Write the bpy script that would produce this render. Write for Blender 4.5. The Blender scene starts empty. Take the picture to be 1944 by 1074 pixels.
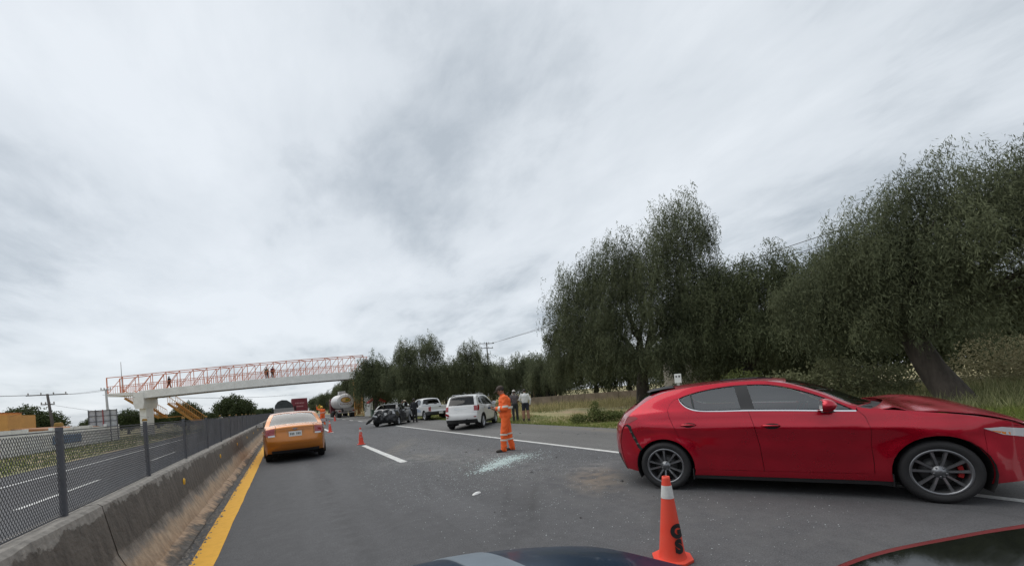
import bpy, bmesh, math, random
import numpy as np
from mathutils import Vector, Matrix
from mathutils.geometry import delaunay_2d_cdt
R = math.radians
sc = bpy.context.scene
COL = sc.collection
rnd = random.Random(7)
rng = np.random.default_rng(11)

# ------------------------------------------------------------------ camera
FPX, PPX, PPY, CAMH = 730.0, 972.0, 735.0, 1.5          # solved from the road lines and the horizon
def cray(px, py):
    v = np.array([(px-PPX)/FPX, -(py-PPY)/FPX, -1.0]); return v/np.linalg.norm(v)
_d = cray(538, 782); _r = cray(1538, 703.3)
_u = np.cross(_r, _d); _u /= np.linalg.norm(_u)
CR = np.array([np.cross(_d, _u), _d, _u])                # camera axes -> world (Y runs along the road)
cam_data = bpy.data.cameras.new('camera')
cam = bpy.data.objects.new('camera', cam_data); COL.objects.link(cam)
cam_data.sensor_width = 36.0; cam_data.lens = FPX/1944*36
cam_data.shift_y = (PPY-537)/1944
cam_data.clip_start = 0.05; cam_data.clip_end = 4000
_m = Matrix([list(CR[0])+[0], list(CR[1])+[0], list(CR[2])+[CAMH], [0, 0, 0, 1]])
cam.matrix_world = _m
sc.camera = cam
def gnd(px, py, z=0.0):
    v = CR @ cray(px, py); t = (z-CAMH)/v[2]; return (t*v[0], t*v[1])
def aty(px, py, Y):
    v = CR @ cray(px, py); t = Y/v[1]; return (t*v[0], Y, CAMH+t*v[2])

# ------------------------------------------------------------------ world, sun, exposure
SUN_EL, SUN_AZ = R(58), R(-35)        # azimuth measured clockwise from +Y (the road)
world = bpy.data.worlds.new('World'); sc.world = world; world.use_nodes = True
nt = world.node_tree; nt.nodes.clear()
def N(t, **k):
    n = nt.nodes.new(t)
    for a, b in k.items(): setattr(n, a, b)
    return n
L = lambda a, b: nt.links.new(a, b)
out = N('ShaderNodeOutputWorld'); bg = N('ShaderNodeBackground'); bg.inputs['Strength'].default_value = 0.1
sky = N('ShaderNodeTexSky', sky_type='NISHITA'); sky.sun_disc = False
sky.sun_elevation = SUN_EL; sky.sun_rotation = SUN_AZ
tc = N('ShaderNodeTexCoord'); sep = N('ShaderNodeSeparateXYZ'); L(tc.outputs['Generated'], sep.inputs[0])
zc = N('ShaderNodeMath', operation='MAXIMUM'); zc.inputs[1].default_value = 0.0; L(sep.outputs['Z'], zc.inputs[0])
za = N('ShaderNodeMath', operation='ADD'); za.inputs[1].default_value = 0.16; L(zc.outputs[0], za.inputs[0])
dx = N('ShaderNodeMath', operation='DIVIDE'); L(sep.outputs['X'], dx.inputs[0]); L(za.outputs[0], dx.inputs[1])
dy = N('ShaderNodeMath', operation='DIVIDE'); L(sep.outputs['Y'], dy.inputs[0]); L(za.outputs[0], dy.inputs[1])
cmb = N('ShaderNodeCombineXYZ'); L(dx.outputs[0], cmb.inputs[0]); L(dy.outputs[0], cmb.inputs[1])
def cloud(scale, rot, stretch, detail, rough, dist, loc=(0, 0, 0)):
    mp = N('ShaderNodeMapping'); mp.inputs['Rotation'].default_value = (0, 0, rot); mp.inputs['Scale'].default_value = stretch
    mp.inputs['Location'].default_value = loc
    L(cmb.outputs[0], mp.inputs[0])
    n = N('ShaderNodeTexNoise'); n.inputs['Scale'].default_value = scale; n.inputs['Detail'].default_value = detail
    n.inputs['Roughness'].default_value = rough; n.inputs['Distortion'].default_value = dist
    L(mp.outputs[0], n.inputs['Vector']); return n.outputs['Fac']
CSEED = (2.37, 1.71)
c1 = cloud(0.75, R(20), (1.0, 1.0, 1), 3, .5, .2, (3.1+CSEED[0], 1.7+CSEED[1], 0))
c2 = cloud(2.2, R(38), (1.0, 0.5, 1), 9, .56, .25, (.4+CSEED[1], 2.2+CSEED[0], 0))
c3 = cloud(6.5, R(38), (1.0, 0.6, 1), 8, .62, .3)
s1 = N('ShaderNodeMath', operation='MULTIPLY'); s1.inputs[1].default_value = 0.55; L(c1, s1.inputs[0])
s2 = N('ShaderNodeMath', operation='MULTIPLY_ADD'); s2.inputs[1].default_value = 0.33; L(c2, s2.inputs[0]); L(s1.outputs[0], s2.inputs[2])
s3 = N('ShaderNodeMath', operation='MULTIPLY_ADD'); s3.inputs[1].default_value = 0.15; L(c3, s3.inputs[0]); L(s2.outputs[0], s3.inputs[2])
ramp = N('ShaderNodeValToRGB'); L(s3.outputs[0], ramp.inputs[0])
e = ramp.color_ramp.elements
SKYB = 10.0
def skc(r, g, b): return (r, g, b, 1)
e[0].position = 0.40; e[0].color = skc(.365, .405, .445)
e[1].position = 0.615; e[1].color = skc(.62, .655, .69)
m = ramp.color_ramp.elements.new(0.505); m.color = skc(.54, .578, .615)
vm = N('ShaderNodeVectorMath', operation='SCALE'); vm.inputs['Scale'].default_value = SKYB; L(ramp.outputs[0], vm.inputs[0])
mix = N('ShaderNodeMixRGB'); mix.inputs[0].default_value = 0.93
L(sky.outputs[0], mix.inputs[1]); L(vm.outputs[0], mix.inputs[2])
L(mix.outputs[0], bg.inputs[0]); L(bg.outputs[0], out.inputs[0])

sl = bpy.data.lights.new('sun', 'SUN'); sl.energy = 1.5; sl.angle = R(75); sl.color = (1, .96, .9)
so = bpy.data.objects.new('sun', sl); COL.objects.link(so)
_sd = Vector((math.sin(SUN_AZ)*math.cos(SUN_EL), math.cos(SUN_AZ)*math.cos(SUN_EL), math.sin(SUN_EL)))
so.rotation_euler = _sd.to_track_quat('Z', 'Y').to_euler(); so.location = (0, 0, 60)
sc.view_settings.view_transform = 'Standard'; sc.view_settings.look = 'None'
sc.view_settings.gamma = 1; sc.view_settings.use_curve_mapping = False
sc.view_settings.exposure = 0.43
try:
    sc.cycles.max_bounces = 8; sc.cycles.transparent_max_bounces = 24
except Exception: pass

# ------------------------------------------------------------------ helpers
def tag(o, label=None, cat=None, group=None, kind=None):
    if label: o['label'] = label
    if cat: o['category'] = cat
    if group: o['group'] = group
    if kind: o['kind'] = kind
    return o
def empty(name, loc=(0, 0, 0), rz=0.0, label=None, cat=None, group=None):
    o = bpy.data.objects.new(name, None); COL.objects.link(o)
    o.location = loc; o.rotation_euler = (0, 0, rz); o.empty_display_size = .2
    return tag(o, label, cat, group)
def link_mesh(name, me, parent=None):
    o = bpy.data.objects.new(name, me); COL.objects.link(o)
    if parent is not None: o.parent = parent
    return o
def mesh_np(name, V, T, mats, parent=None, smooth=False, normals=None, midx=None, attr=None):
    """V (n,3) array, T list/array of faces (all the same length when array)"""
    me = bpy.data.meshes.new(name)
    if isinstance(T, np.ndarray):
        V = np.asarray(V, dtype=np.float32); nf, k = T.shape
        me.vertices.add(len(V)); me.vertices.foreach_set('co', V.ravel())
        me.loops.add(nf*k); me.loops.foreach_set('vertex_index', T.astype(np.int32).ravel())
        me.polygons.add(nf); me.polygons.foreach_set('loop_start', np.arange(0, nf*k, k, dtype=np.int32))
        me.polygons.foreach_set('loop_total', np.full(nf, k, dtype=np.int32))
        me.update(calc_edges=True)
    else:
        me.from_pydata([tuple(v) for v in V], [], T); me.update()
    for mm in (mats if isinstance(mats, (list, tuple)) else [mats]): me.materials.append(mm)
    if midx is not None: me.polygons.foreach_set('material_index', np.asarray(midx, dtype=np.int32))
    if smooth: me.polygons.foreach_set('use_smooth', np.ones(len(me.polygons), dtype=bool))
    if attr is not None:
        a = me.attributes.new('var', 'FLOAT', 'POINT'); a.data.foreach_set('value', np.asarray(attr, dtype=np.float32))
    me.validate(verbose=False)
    if normals is not None:
        try: me.normals_split_custom_set_from_vertices([tuple(n) for n in normals])
        except Exception: pass
    return link_mesh(name, me, parent)
def copy_tree(o, parent=None):
    c = o.copy(); COL.objects.link(c); c.parent = parent
    for ch in list(o.children): copy_tree(ch, c)
    return c
def rot2(a): return np.array([[math.cos(a), -math.sin(a)], [math.sin(a), math.cos(a)]])
class MB:
    def __init__(s): s.v = []; s.f = []; s.m = []; s.sm = []
    def add(s, vs, fs, mi=0, smooth=False):
        b = len(s.v); s.v += [tuple(map(float, p)) for p in vs]
        s.f += [tuple(b+i for i in f) for f in fs]; s.m += [mi]*len(fs); s.sm += [smooth]*len(fs); return s
    def box(s, c, d, rz=0., M=None, mi=0, taper=(1, 1)):
        hx, hy, hz = d[0]/2, d[1]/2, d[2]/2; vs = []
        for k, (tx, ty) in ((-1, (1, 1)), (1, taper)):
            for sx, sy in ((-1, -1), (1, -1), (1, 1), (-1, 1)): vs.append((sx*hx*tx, sy*hy*ty, k*hz))
        if M is not None: vs = [M @ Vector(p) for p in vs]
        if rz: ca, sa = math.cos(rz), math.sin(rz); vs = [(p[0]*ca-p[1]*sa, p[0]*sa+p[1]*ca, p[2]) for p in vs]
        vs = [(p[0]+c[0], p[1]+c[1], p[2]+c[2]) for p in vs]
        return s.add(vs, [(3, 2, 1, 0), (4, 5, 6, 7), (0, 1, 5, 4), (1, 2, 6, 5), (2, 3, 7, 6), (3, 0, 4, 7)], mi)
    def bar(s, a, b, w, h=None, up=(0, 0, 1), mi=0):
        a = Vector(a); b = Vector(b); h = h or w; d = (b-a)
        if d.length < 1e-6: return s
        d.normalize(); u = Vector(up)
        if abs(d.dot(u)) > .98: u = Vector((1, 0, 0))
        x = d.cross(u).normalized(); y = x.cross(d)
        vs = []
        for p in (a, b):
            for sx, sy in ((-1, -1), (1, -1), (1, 1), (-1, 1)): vs.append(p+x*(sx*w/2)+y*(sy*h/2))
        return s.add(vs, [(0, 1, 2, 3), (7, 6, 5, 4), (0, 4, 5, 1), (1, 5, 6, 2), (2, 6, 7, 3), (3, 7, 4, 0)], mi)
    def tube(s, pts, r, n=8, mi=0, cap=True, smooth=True):
        pts = [Vector(p) for p in pts]; rs = r if isinstance(r, (list, tuple)) else [r]*len(pts)
        vs = []; fs = []; prev = None
        for i, p in enumerate(pts):
            d = (pts[min(i+1, len(pts)-1)]-pts[max(i-1, 0)]).normalized()
            if prev is None:
                u = Vector((0, 0, 1)) if abs(d.z) < .9 else Vector((1, 0, 0)); x = d.cross(u).normalized()
            else: x = (prev-d*prev.dot(d)).normalized()
            prev = x; y = d.cross(x)
            for k in range(n):
                a = 2*math.pi*k/n; vs.append(p+(x*math.cos(a)+y*math.sin(a))*rs[i])
        for i in range(len(pts)-1):
            for k in range(n):
                k2 = (k+1) % n; fs.append((i*n+k, i*n+k2, (i+1)*n+k2, (i+1)*n+k))
        s.add(vs, fs, mi, smooth)
        if cap:
            b = len(s.v)-len(vs)
            s.f += [tuple(b+k for k in range(n-1, -1, -1)), tuple(b+(len(pts)-1)*n+k for k in range(n))]; s.m += [mi]*2; s.sm += [False]*2
        return s
    def lathe(s, prof, n=24, M=None, mi=0, smooth=True, closed=False):
        """prof: (radius, height) around local z"""
        vs = []; fs = []; k = len(prof)
        for j in range(n):
            a = 2*math.pi*j/n
            for (r, h) in prof: vs.append(Vector((r*math.cos(a), r*math.sin(a), h)))
        for j in range(n):
            j2 = (j+1) % n
            for i in range(k if closed else k-1):
                i2 = (i+1) % k; fs.append((j*k+i, j2*k+i, j2*k+i2, j*k+i2))
        if M is not None: vs = [M @ p for p in vs]
        return s.add(vs, fs, mi, smooth)
    def prism(s, poly, axis, a, b, mi=0):
        """poly 2-D extruded along axis 'x','y','z' from a to b"""
        n = len(poly)
        def P(q, t): return {'x': (t, q[0], q[1]), 'y': (q[0], t, q[1]), 'z': (q[0], q[1], t)}[axis]
        vs = [P(q, a) for q in poly]+[P(q, b) for q in poly]
        fs = [tuple(range(n-1, -1, -1)), tuple(range(n, 2*n))]+[(i, (i+1) % n, n+(i+1) % n, n+i) for i in range(n)]
        return s.add(vs, fs, mi)
    def sphere(s, c, r, nu=12, nv=8, mi=0, M=None):
        r = (r, r, r) if not isinstance(r, (tuple, list)) else r
        prof = [(max(1e-4, math.sin(math.pi*i/nv)), -math.cos(math.pi*i/nv)) for i in range(nv+1)]
        MM = Matrix.Translation(c) @ (M if M is not None else Matrix()) @ Matrix.Diagonal((r[0], r[1], r[2], 1))
        return s.lathe(prof, nu, MM, mi)
    def build(s, name, mats, parent=None, bevel=0, loc=None):
        me = bpy.data.meshes.new(name); me.from_pydata(s.v, [], s.f); me.update()
        bm = bmesh.new(); bm.from_mesh(me); bmesh.ops.recalc_face_normals(bm, faces=bm.faces)
        if bevel:
            eds = [e for e in bm.edges if len(e.link_faces) == 2 and e.calc_face_angle(0) > .5]
            bmesh.ops.bevel(bm, geom=eds, offset=bevel, segments=2, affect='EDGES', profile=.6)
        bm.to_mesh(me); bm.free()
        for mm in (mats if isinstance(mats, (list, tuple)) else [mats]): me.materials.append(mm)
        if not bevel:
            me.polygons.foreach_set('material_index', s.m); me.polygons.foreach_set('use_smooth', s.sm)
        o = link_mesh(name, me, parent)
        if loc: o.location = loc
        return o

# ------------------------------------------------------------------ materials
def mat(name, col, rough=.6, metal=0., coat=0., var=0., vs=4., bump=0., bs=40., spec=.5, dirt=None, emis=None, trans=0., alpha=None, coatr=.03, stretch=None):
    mt = bpy.data.materials.new(name); mt.use_nodes = True
    t = mt.node_tree; b = t.nodes['Principled BSDF']
    b.inputs['Base Color'].default_value = (*col, 1); b.inputs['Roughness'].default_value = rough; b.inputs['Metallic'].default_value = metal
    b.inputs['Coat Weight'].default_value = coat; b.inputs['Coat Roughness'].default_value = coatr
    b.inputs['Specular IOR Level'].default_value = spec
    if trans: b.inputs['Transmission Weight'].default_value = trans
    tcn = t.nodes.new('ShaderNodeTexCoord'); vec = tcn.outputs['Object']
    if stretch:
        mp = t.nodes.new('ShaderNodeMapping'); mp.inputs['Scale'].default_value = stretch; t.links.new(vec, mp.inputs[0]); vec = mp.outputs[0]
    last = None
    if var:
        n = t.nodes.new('ShaderNodeTexNoise'); n.inputs['Scale'].default_value = vs; n.inputs['Detail'].default_value = 6; n.inputs['Roughness'].default_value = .65
        t.links.new(vec, n.inputs['Vector'])
        mr = t.nodes.new('ShaderNodeMapRange'); mr.inputs[1].default_value = .25; mr.inputs[2].default_value = .75
        mr.inputs[3].default_value = 1-var; mr.inputs[4].default_value = 1+var; t.links.new(n.outputs['Fac'], mr.inputs[0])
        mx = t.nodes.new('ShaderNodeVectorMath'); mx.operation = 'SCALE'; mx.inputs[0].default_value = col
        t.links.new(mr.outputs[0], mx.inputs['Scale']); last = mx.outputs[0]
    if dirt:   # (colour, amount, scale): blotches of dust with a shape of their own
        dcol, amt, dsc = dirt
        n2 = t.nodes.new('ShaderNodeTexNoise'); n2.inputs['Scale'].default_value = dsc; n2.inputs['Detail'].default_value = 8; n2.inputs['Roughness'].default_value = .7
        t.links.new(vec, n2.inputs['Vector'])
        m2 = t.nodes.new('ShaderNodeMapRange'); m2.inputs[1].default_value = .42; m2.inputs[2].default_value = .72; m2.inputs[3].default_value = 0; m2.inputs[4].default_value = amt
        t.links.new(n2.outputs['Fac'], m2.inputs[0])
        mm = t.nodes.new('ShaderNodeMixRGB'); t.links.new(m2.outputs[0], mm.inputs[0])
        if last is not None: t.links.new(last, mm.inputs[1])
        else: mm.inputs[1].default_value = (*col, 1)
        mm.inputs[2].default_value = (*dcol, 1); last = mm.outputs[0]
        m3 = t.nodes.new('ShaderNodeMapRange'); m3.inputs[1].default_value = 0; m3.inputs[2].default_value = max(amt, .01); m3.inputs[3].default_value = rough; m3.inputs[4].default_value = min(1, rough+.25)
        t.links.new(m2.outputs[0], m3.inputs[0]); t.links.new(m3.outputs[0], b.inputs['Roughness'])
    if last is not None: t.links.new(last, b.inputs['Base Color'])
    if bump:
        n3 = t.nodes.new('ShaderNodeTexNoise'); n3.inputs['Scale'].default_value = bs; n3.inputs['Detail'].default_value = 5
        t.links.new(vec, n3.inputs['Vector'])
        bp = t.nodes.new('ShaderNodeBump'); bp.inputs['Strength'].default_value = bump; bp.inputs['Distance'].default_value = .02
        t.links.new(n3.outputs['Fac'], bp.inputs['Height']); t.links.new(bp.outputs[0], b.inputs['Normal'])
    if emis:
        b.inputs['Emission Color'].default_value = (*emis[0], 1); b.inputs['Emission Strength'].default_value = emis[1]
    return mt
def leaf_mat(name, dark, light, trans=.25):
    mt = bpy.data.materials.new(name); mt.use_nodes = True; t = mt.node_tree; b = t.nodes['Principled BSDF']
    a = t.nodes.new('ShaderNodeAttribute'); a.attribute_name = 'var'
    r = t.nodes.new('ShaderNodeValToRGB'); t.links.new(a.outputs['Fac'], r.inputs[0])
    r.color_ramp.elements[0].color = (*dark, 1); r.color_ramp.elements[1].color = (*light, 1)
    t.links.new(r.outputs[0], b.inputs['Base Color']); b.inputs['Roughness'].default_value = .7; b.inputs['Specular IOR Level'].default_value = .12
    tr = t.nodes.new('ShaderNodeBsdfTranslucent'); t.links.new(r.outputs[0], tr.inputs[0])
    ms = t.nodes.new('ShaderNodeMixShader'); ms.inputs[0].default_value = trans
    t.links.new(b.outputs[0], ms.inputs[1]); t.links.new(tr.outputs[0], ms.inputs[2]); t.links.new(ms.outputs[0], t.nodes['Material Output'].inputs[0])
    return mt
def glass_mat(name, tint=(.25, .28, .28), refl=.9, rough=.01, ior=1.55):
    mt = bpy.data.materials.new(name); mt.use_nodes = True; t = mt.node_tree; t.nodes.clear()
    o = t.nodes.new('ShaderNodeOutputMaterial'); tr = t.nodes.new('ShaderNodeBsdfTransparent'); tr.inputs[0].default_value = (*tint, 1)
    g = t.nodes.new('ShaderNodeBsdfGlossy'); g.inputs['Roughness'].default_value = rough; g.inputs['Color'].default_value = (refl, refl, refl, 1)
    f = t.nodes.new('ShaderNodeFresnel'); f.inputs['IOR'].default_value = ior
    ms = t.nodes.new('ShaderNodeMixShader'); t.links.new(f.outputs[0], ms.inputs[0]); t.links.new(tr.outputs[0], ms.inputs[1]); t.links.new(g.outputs[0], ms.inputs[2])
    t.links.new(ms.outputs[0], o.inputs[0]); return mt
MRUB = mat('rubber', (.014, .014, .015), .75, var=.25, vs=9, bump=.15, bs=60)
MBLK = mat('black_plastic', (.02, .02, .021), .5, var=.2)
MDARK = mat('dark_underside', (.012, .012, .012), .85)
MINT = mat('interior_fabric', (.03, .03, .032), .8, var=.2)
MGLASS = glass_mat('car_glass', (.62, .66, .66), ior=2.35)
MGLASSD = glass_mat('tinted_glass', (.07, .08, .08))
MCHROME = mat('chrome', (.75, .75, .76), .15, 1.)
MALLOY = mat('alloy_grey', (.42, .43, .45), .28, .9, var=.15)
MGUN = mat('gunmetal_alloy', (.21, .215, .225), .32, .8, var=.2)
MSTEEL = mat('brake_steel', (.09, .09, .09), .5, .7)
MREDL = mat('red_lens', (.26, .008, .010), .12, coat=1.)
MCLRL = mat('clear_lens', (.55, .56, .57), .08, coat=1., spec=.7)
MORGL = mat('amber_lens', (.75, .22, .02), .15, coat=1.)
MPLATE = mat('number_plate', (.7, .7, .68), .5, var=.1, vs=20)
MCALI = mat('red_caliper', (.45, .02, .02), .4)
# ------------------------------------------------------------------ vehicles: panels mapped on two shaped surfaces
def catmull(P, n=16):
    P = np.asarray(P, float); Q = np.vstack([2*P[0]-P[1], P, 2*P[-1]-P[-2]]); outp = []
    for i in range(1, len(Q)-2):
        p0, p1, p2, p3 = Q[i-1], Q[i], Q[i+1], Q[i+2]
        for k in range(n):
            t = k/n
            outp.append(.5*((2*p1)+(-p0+p2)*t+(2*p0-5*p1+4*p2-p3)*t*t+(-p0+3*p1-3*p2+p3)*t**3))
    outp.append(Q[-2]); return np.array(outp)
def sm(a, b, x):
    t = np.clip((x-a)/(b-a), 0, 1); return t*t*(3-2*t)
class Body:
    def __init__(s, sp):
        s.sp = sp
        s.plan = catmull(sp['plan']); s.prof = catmull(sp['prof']); s.belt = catmull(sp['belt'])
        E = np.array(sp['edge'], float); s.E = catmull(E, 16); s.un = np.linspace(0, len(E)-1, len(s.E))
    def y(s, x, z):
        sp = s.sp
        y = np.interp(x, s.plan[:, 0], s.plan[:, 1])-np.interp(z, s.prof[:, 0], s.prof[:, 1])
        zb = np.interp(x, s.belt[:, 0], s.belt[:, 1]); d = np.maximum(0, z-zb)
        y = y-sp['tumble']*d-sp.get('tumble2', .25)*d*d
        for (ax, az, rr) in ((0, sp['R'], sp['arR']), (sp['wb'], sp['R'], sp['arF'])):      # wheel-arch flares
            r = np.hypot(x-ax, (z-az)*1.05)
            y = y+sp.get('flare', .018)*np.exp(-((r-rr)/.10)**2)*(z > az-.2)
        for (pts, amp, w) in sp.get('crease', ()):
            pts = np.array(pts); zc = np.interp(x, pts[:, 0], pts[:, 1]); am = amp*np.interp(x, [pts[0, 0], pts[0, 0]+.25, pts[-1, 0]-.25, pts[-1, 0]], [0, 1, 1, 0])
            q = (z-zc)/w; y = y+am*np.where(q > 0, np.exp(-q*q*1.2), np.exp(-q*q*.28))
        return y
    def side(s, sg):
        def P(a, b): return np.stack([a, sg*s.y(a, b), b], -1)
        return P
    def strip(s):
        def P(u, t):
            g = [np.interp(u, s.un, s.E[:, k]) for k in range(5)]
            ye = s.y(g[0], g[1]); b = 1-np.abs(t)**g[4]
            return np.stack([g[0]+(g[2]-g[0])*b, t*ye, g[1]+(g[3]-g[1])*b], -1)
        return P
    def edge(s, u0, u1, n=None):
        n = n or max(3, int(abs(u1-u0)*7)); u = np.linspace(u0, u1, n)
        return [(float(np.interp(k, s.un, s.E[:, 0])), float(np.interp(k, s.un, s.E[:, 1]))) for k in u]
def inpoly(p, poly):
    x, z = p[:, 0], p[:, 1]; n = len(poly); ins = np.zeros(len(p), bool); j = n-1
    for i in range(n):
        xi, zi = poly[i]; xj, zj = poly[j]
        if zi != zj: ins ^= ((zi > z) != (zj > z)) & (x < (xj-xi)*(z-zi)/(zj-zi)+xi)
        j = i
    return ins
def bdist(p, poly):
    d = np.full(len(p), 1e9); n = len(poly)
    for i in range(n):
        a = np.array(poly[i]); b = np.array(poly[(i+1) % n]); ab = b-a; t = np.clip(((p-a)@ab)/max(ab@ab, 1e-12), 0, 1)
        d = np.minimum(d, np.hypot(*(p-a-t[:, None]*ab).T))
    return d
def resample(poly, h):
    o = []; n = len(poly)
    for i in range(n):
        a = np.array(poly[i], float); b = np.array(poly[(i+1) % n], float); k = max(1, int(np.ceil(np.hypot(*(b-a))/h)))
        for j in range(k): o.append(a+(b-a)*j/k)
    q = [o[0]]
    for p in o[1:]:
        if np.hypot(*(p-q[-1])) > h*.12: q.append(p)
    if np.hypot(*(q[0]-q[-1])) < h*.12: q.pop()
    return np.array(q)
def inset(poly, d):
    P = np.asarray(poly, float); n = len(P); ar = 0.5*np.sum(P[:, 0]*np.roll(P[:, 1], -1)-np.roll(P[:, 0], -1)*P[:, 1]); sg = 1 if ar > 0 else -1
    e = np.roll(P, -1, 0)-P; e /= np.maximum(np.linalg.norm(e, axis=1), 1e-9)[:, None]; nn = sg*np.stack([-e[:, 1], e[:, 0]], 1)
    m = nn+np.roll(nn, 1, 0); m /= np.maximum(np.linalg.norm(m, axis=1), .5)[:, None]
    return P+m*d
def patch(name, surf, poly, mt, parent, h=(.06, .06), off=0., thick=.015, gap=0., holes=(), disp=None, deform=None, out_ref=None, smooth=True):
    S = np.array([1/h[0], 1/h[1]])
    P = np.asarray(poly, float)
    if gap: P = inset(P, gap)
    Q = resample(P*S, 1.0); H = [resample(np.asarray(hh, float)*S, 1.0) for hh in holes]
    lo, hi = Q.min(0), Q.max(0)
    gx, gz = np.meshgrid(np.arange(lo[0]+.5, hi[0], 1.), np.arange(lo[1]+.5, hi[1], 1.)); G = np.stack([gx.ravel(), gz.ravel()], 1)
    if len(G):
        k = inpoly(G, Q) & (bdist(G, Q) > .45)
        for hh in H: k &= ~inpoly(G, hh) & (bdist(G, hh) > .45)
        G = G[k]
    pts = [Q]; ed = []; b = 0
    for loop in [Q]+H:
        n = len(loop); ed += [(b+i, b+(i+1) % n) for i in range(n)]; b += n
    allp = np.vstack([Q]+H+[G]) if len(G) else np.vstack([Q]+H)
    v, _, f, *_r = delaunay_2d_cdt([Vector(p) for p in allp], ed, [], 0, 1e-5)
    v = np.array([tuple(p) for p in v]); f = np.array([list(t) for t in f if len(t) == 3])
    c = v[f].mean(1); k = inpoly(c, Q)
    for hh in H: k &= ~inpoly(c, hh)
    f = f[k]
    uv = v/S; a, bb = uv[:, 0], uv[:, 1]; e0 = h[0]*.02; e1 = h[1]*.02
    p = surf(a, bb); n = np.cross(surf(a+e0, bb)-surf(a-e0, bb), surf(a, bb+e1)-surf(a, bb-e1))
    n /= np.maximum(np.linalg.norm(n, axis=1), 1e-12)[:, None]
    ref = np.array(out_ref if out_ref is not None else (1.3, 0, .55)); mean = ((p-ref)*n).sum(1).mean()
    if mean < 0: n = -n
    o = off
    p = p+n*o
    if disp is not None:
        p2 = p+disp(p, a, bb); p = p2
    fn = np.cross(p[f[:, 1]]-p[f[:, 0]], p[f[:, 2]]-p[f[:, 0]]); flip = (fn*n[f].mean(1)).sum(1) < 0
    f[flip] = f[flip][:, ::-1]
    if disp is not None or deform is not None:
        if deform is not None: p = deform(p)
        fn = np.cross(p[f[:, 1]]-p[f[:, 0]], p[f[:, 2]]-p[f[:, 0]]); n = np.zeros_like(p)
        for q in range(3): np.add.at(n, f[:, q], fn)
        n /= np.maximum(np.linalg.norm(n, axis=1), 1e-12)[:, None]
    V = p; NN = n; FF = f
    if thick:
        es = {}
        for t in f:
            for q in range(3):
                ea, eb = t[q], t[(q+1) % 3]; es[(min(ea, eb), max(ea, eb))] = es.get((min(ea, eb), max(ea, eb)), []) + [(ea, eb)]
        be = [x[0] for x in es.values() if len(x) == 1]
        bv = sorted({i for x in be for i in x}); mp = {i: len(p)+k for k, i in enumerate(bv)}; mp2 = {i: len(p)+len(bv)+k for k, i in enumerate(bv)}
        V = np.vstack([p, p[bv], p[bv]-n[bv]*thick]); NN = np.vstack([n, n[bv], n[bv]])
        q = []
        for (ea, eb) in be: q += [(mp[eb], mp[ea], mp2[ea]), (mp[eb], mp2[ea], mp2[eb])]
        FF = np.vstack([f, np.array(q)])
    return mesh_np(name, V, FF.astype(np.int32), mt, parent, smooth=smooth, normals=NN if smooth else None)
def arc(cx, cz, r, a0, a1, n=14):
    return [(cx+r*math.cos(R(a0+(a1-a0)*i/(n-1))), cz+r*math.sin(R(a0+(a1-a0)*i/(n-1)))) for i in range(n)]
_wheel_cache = {}
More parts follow.
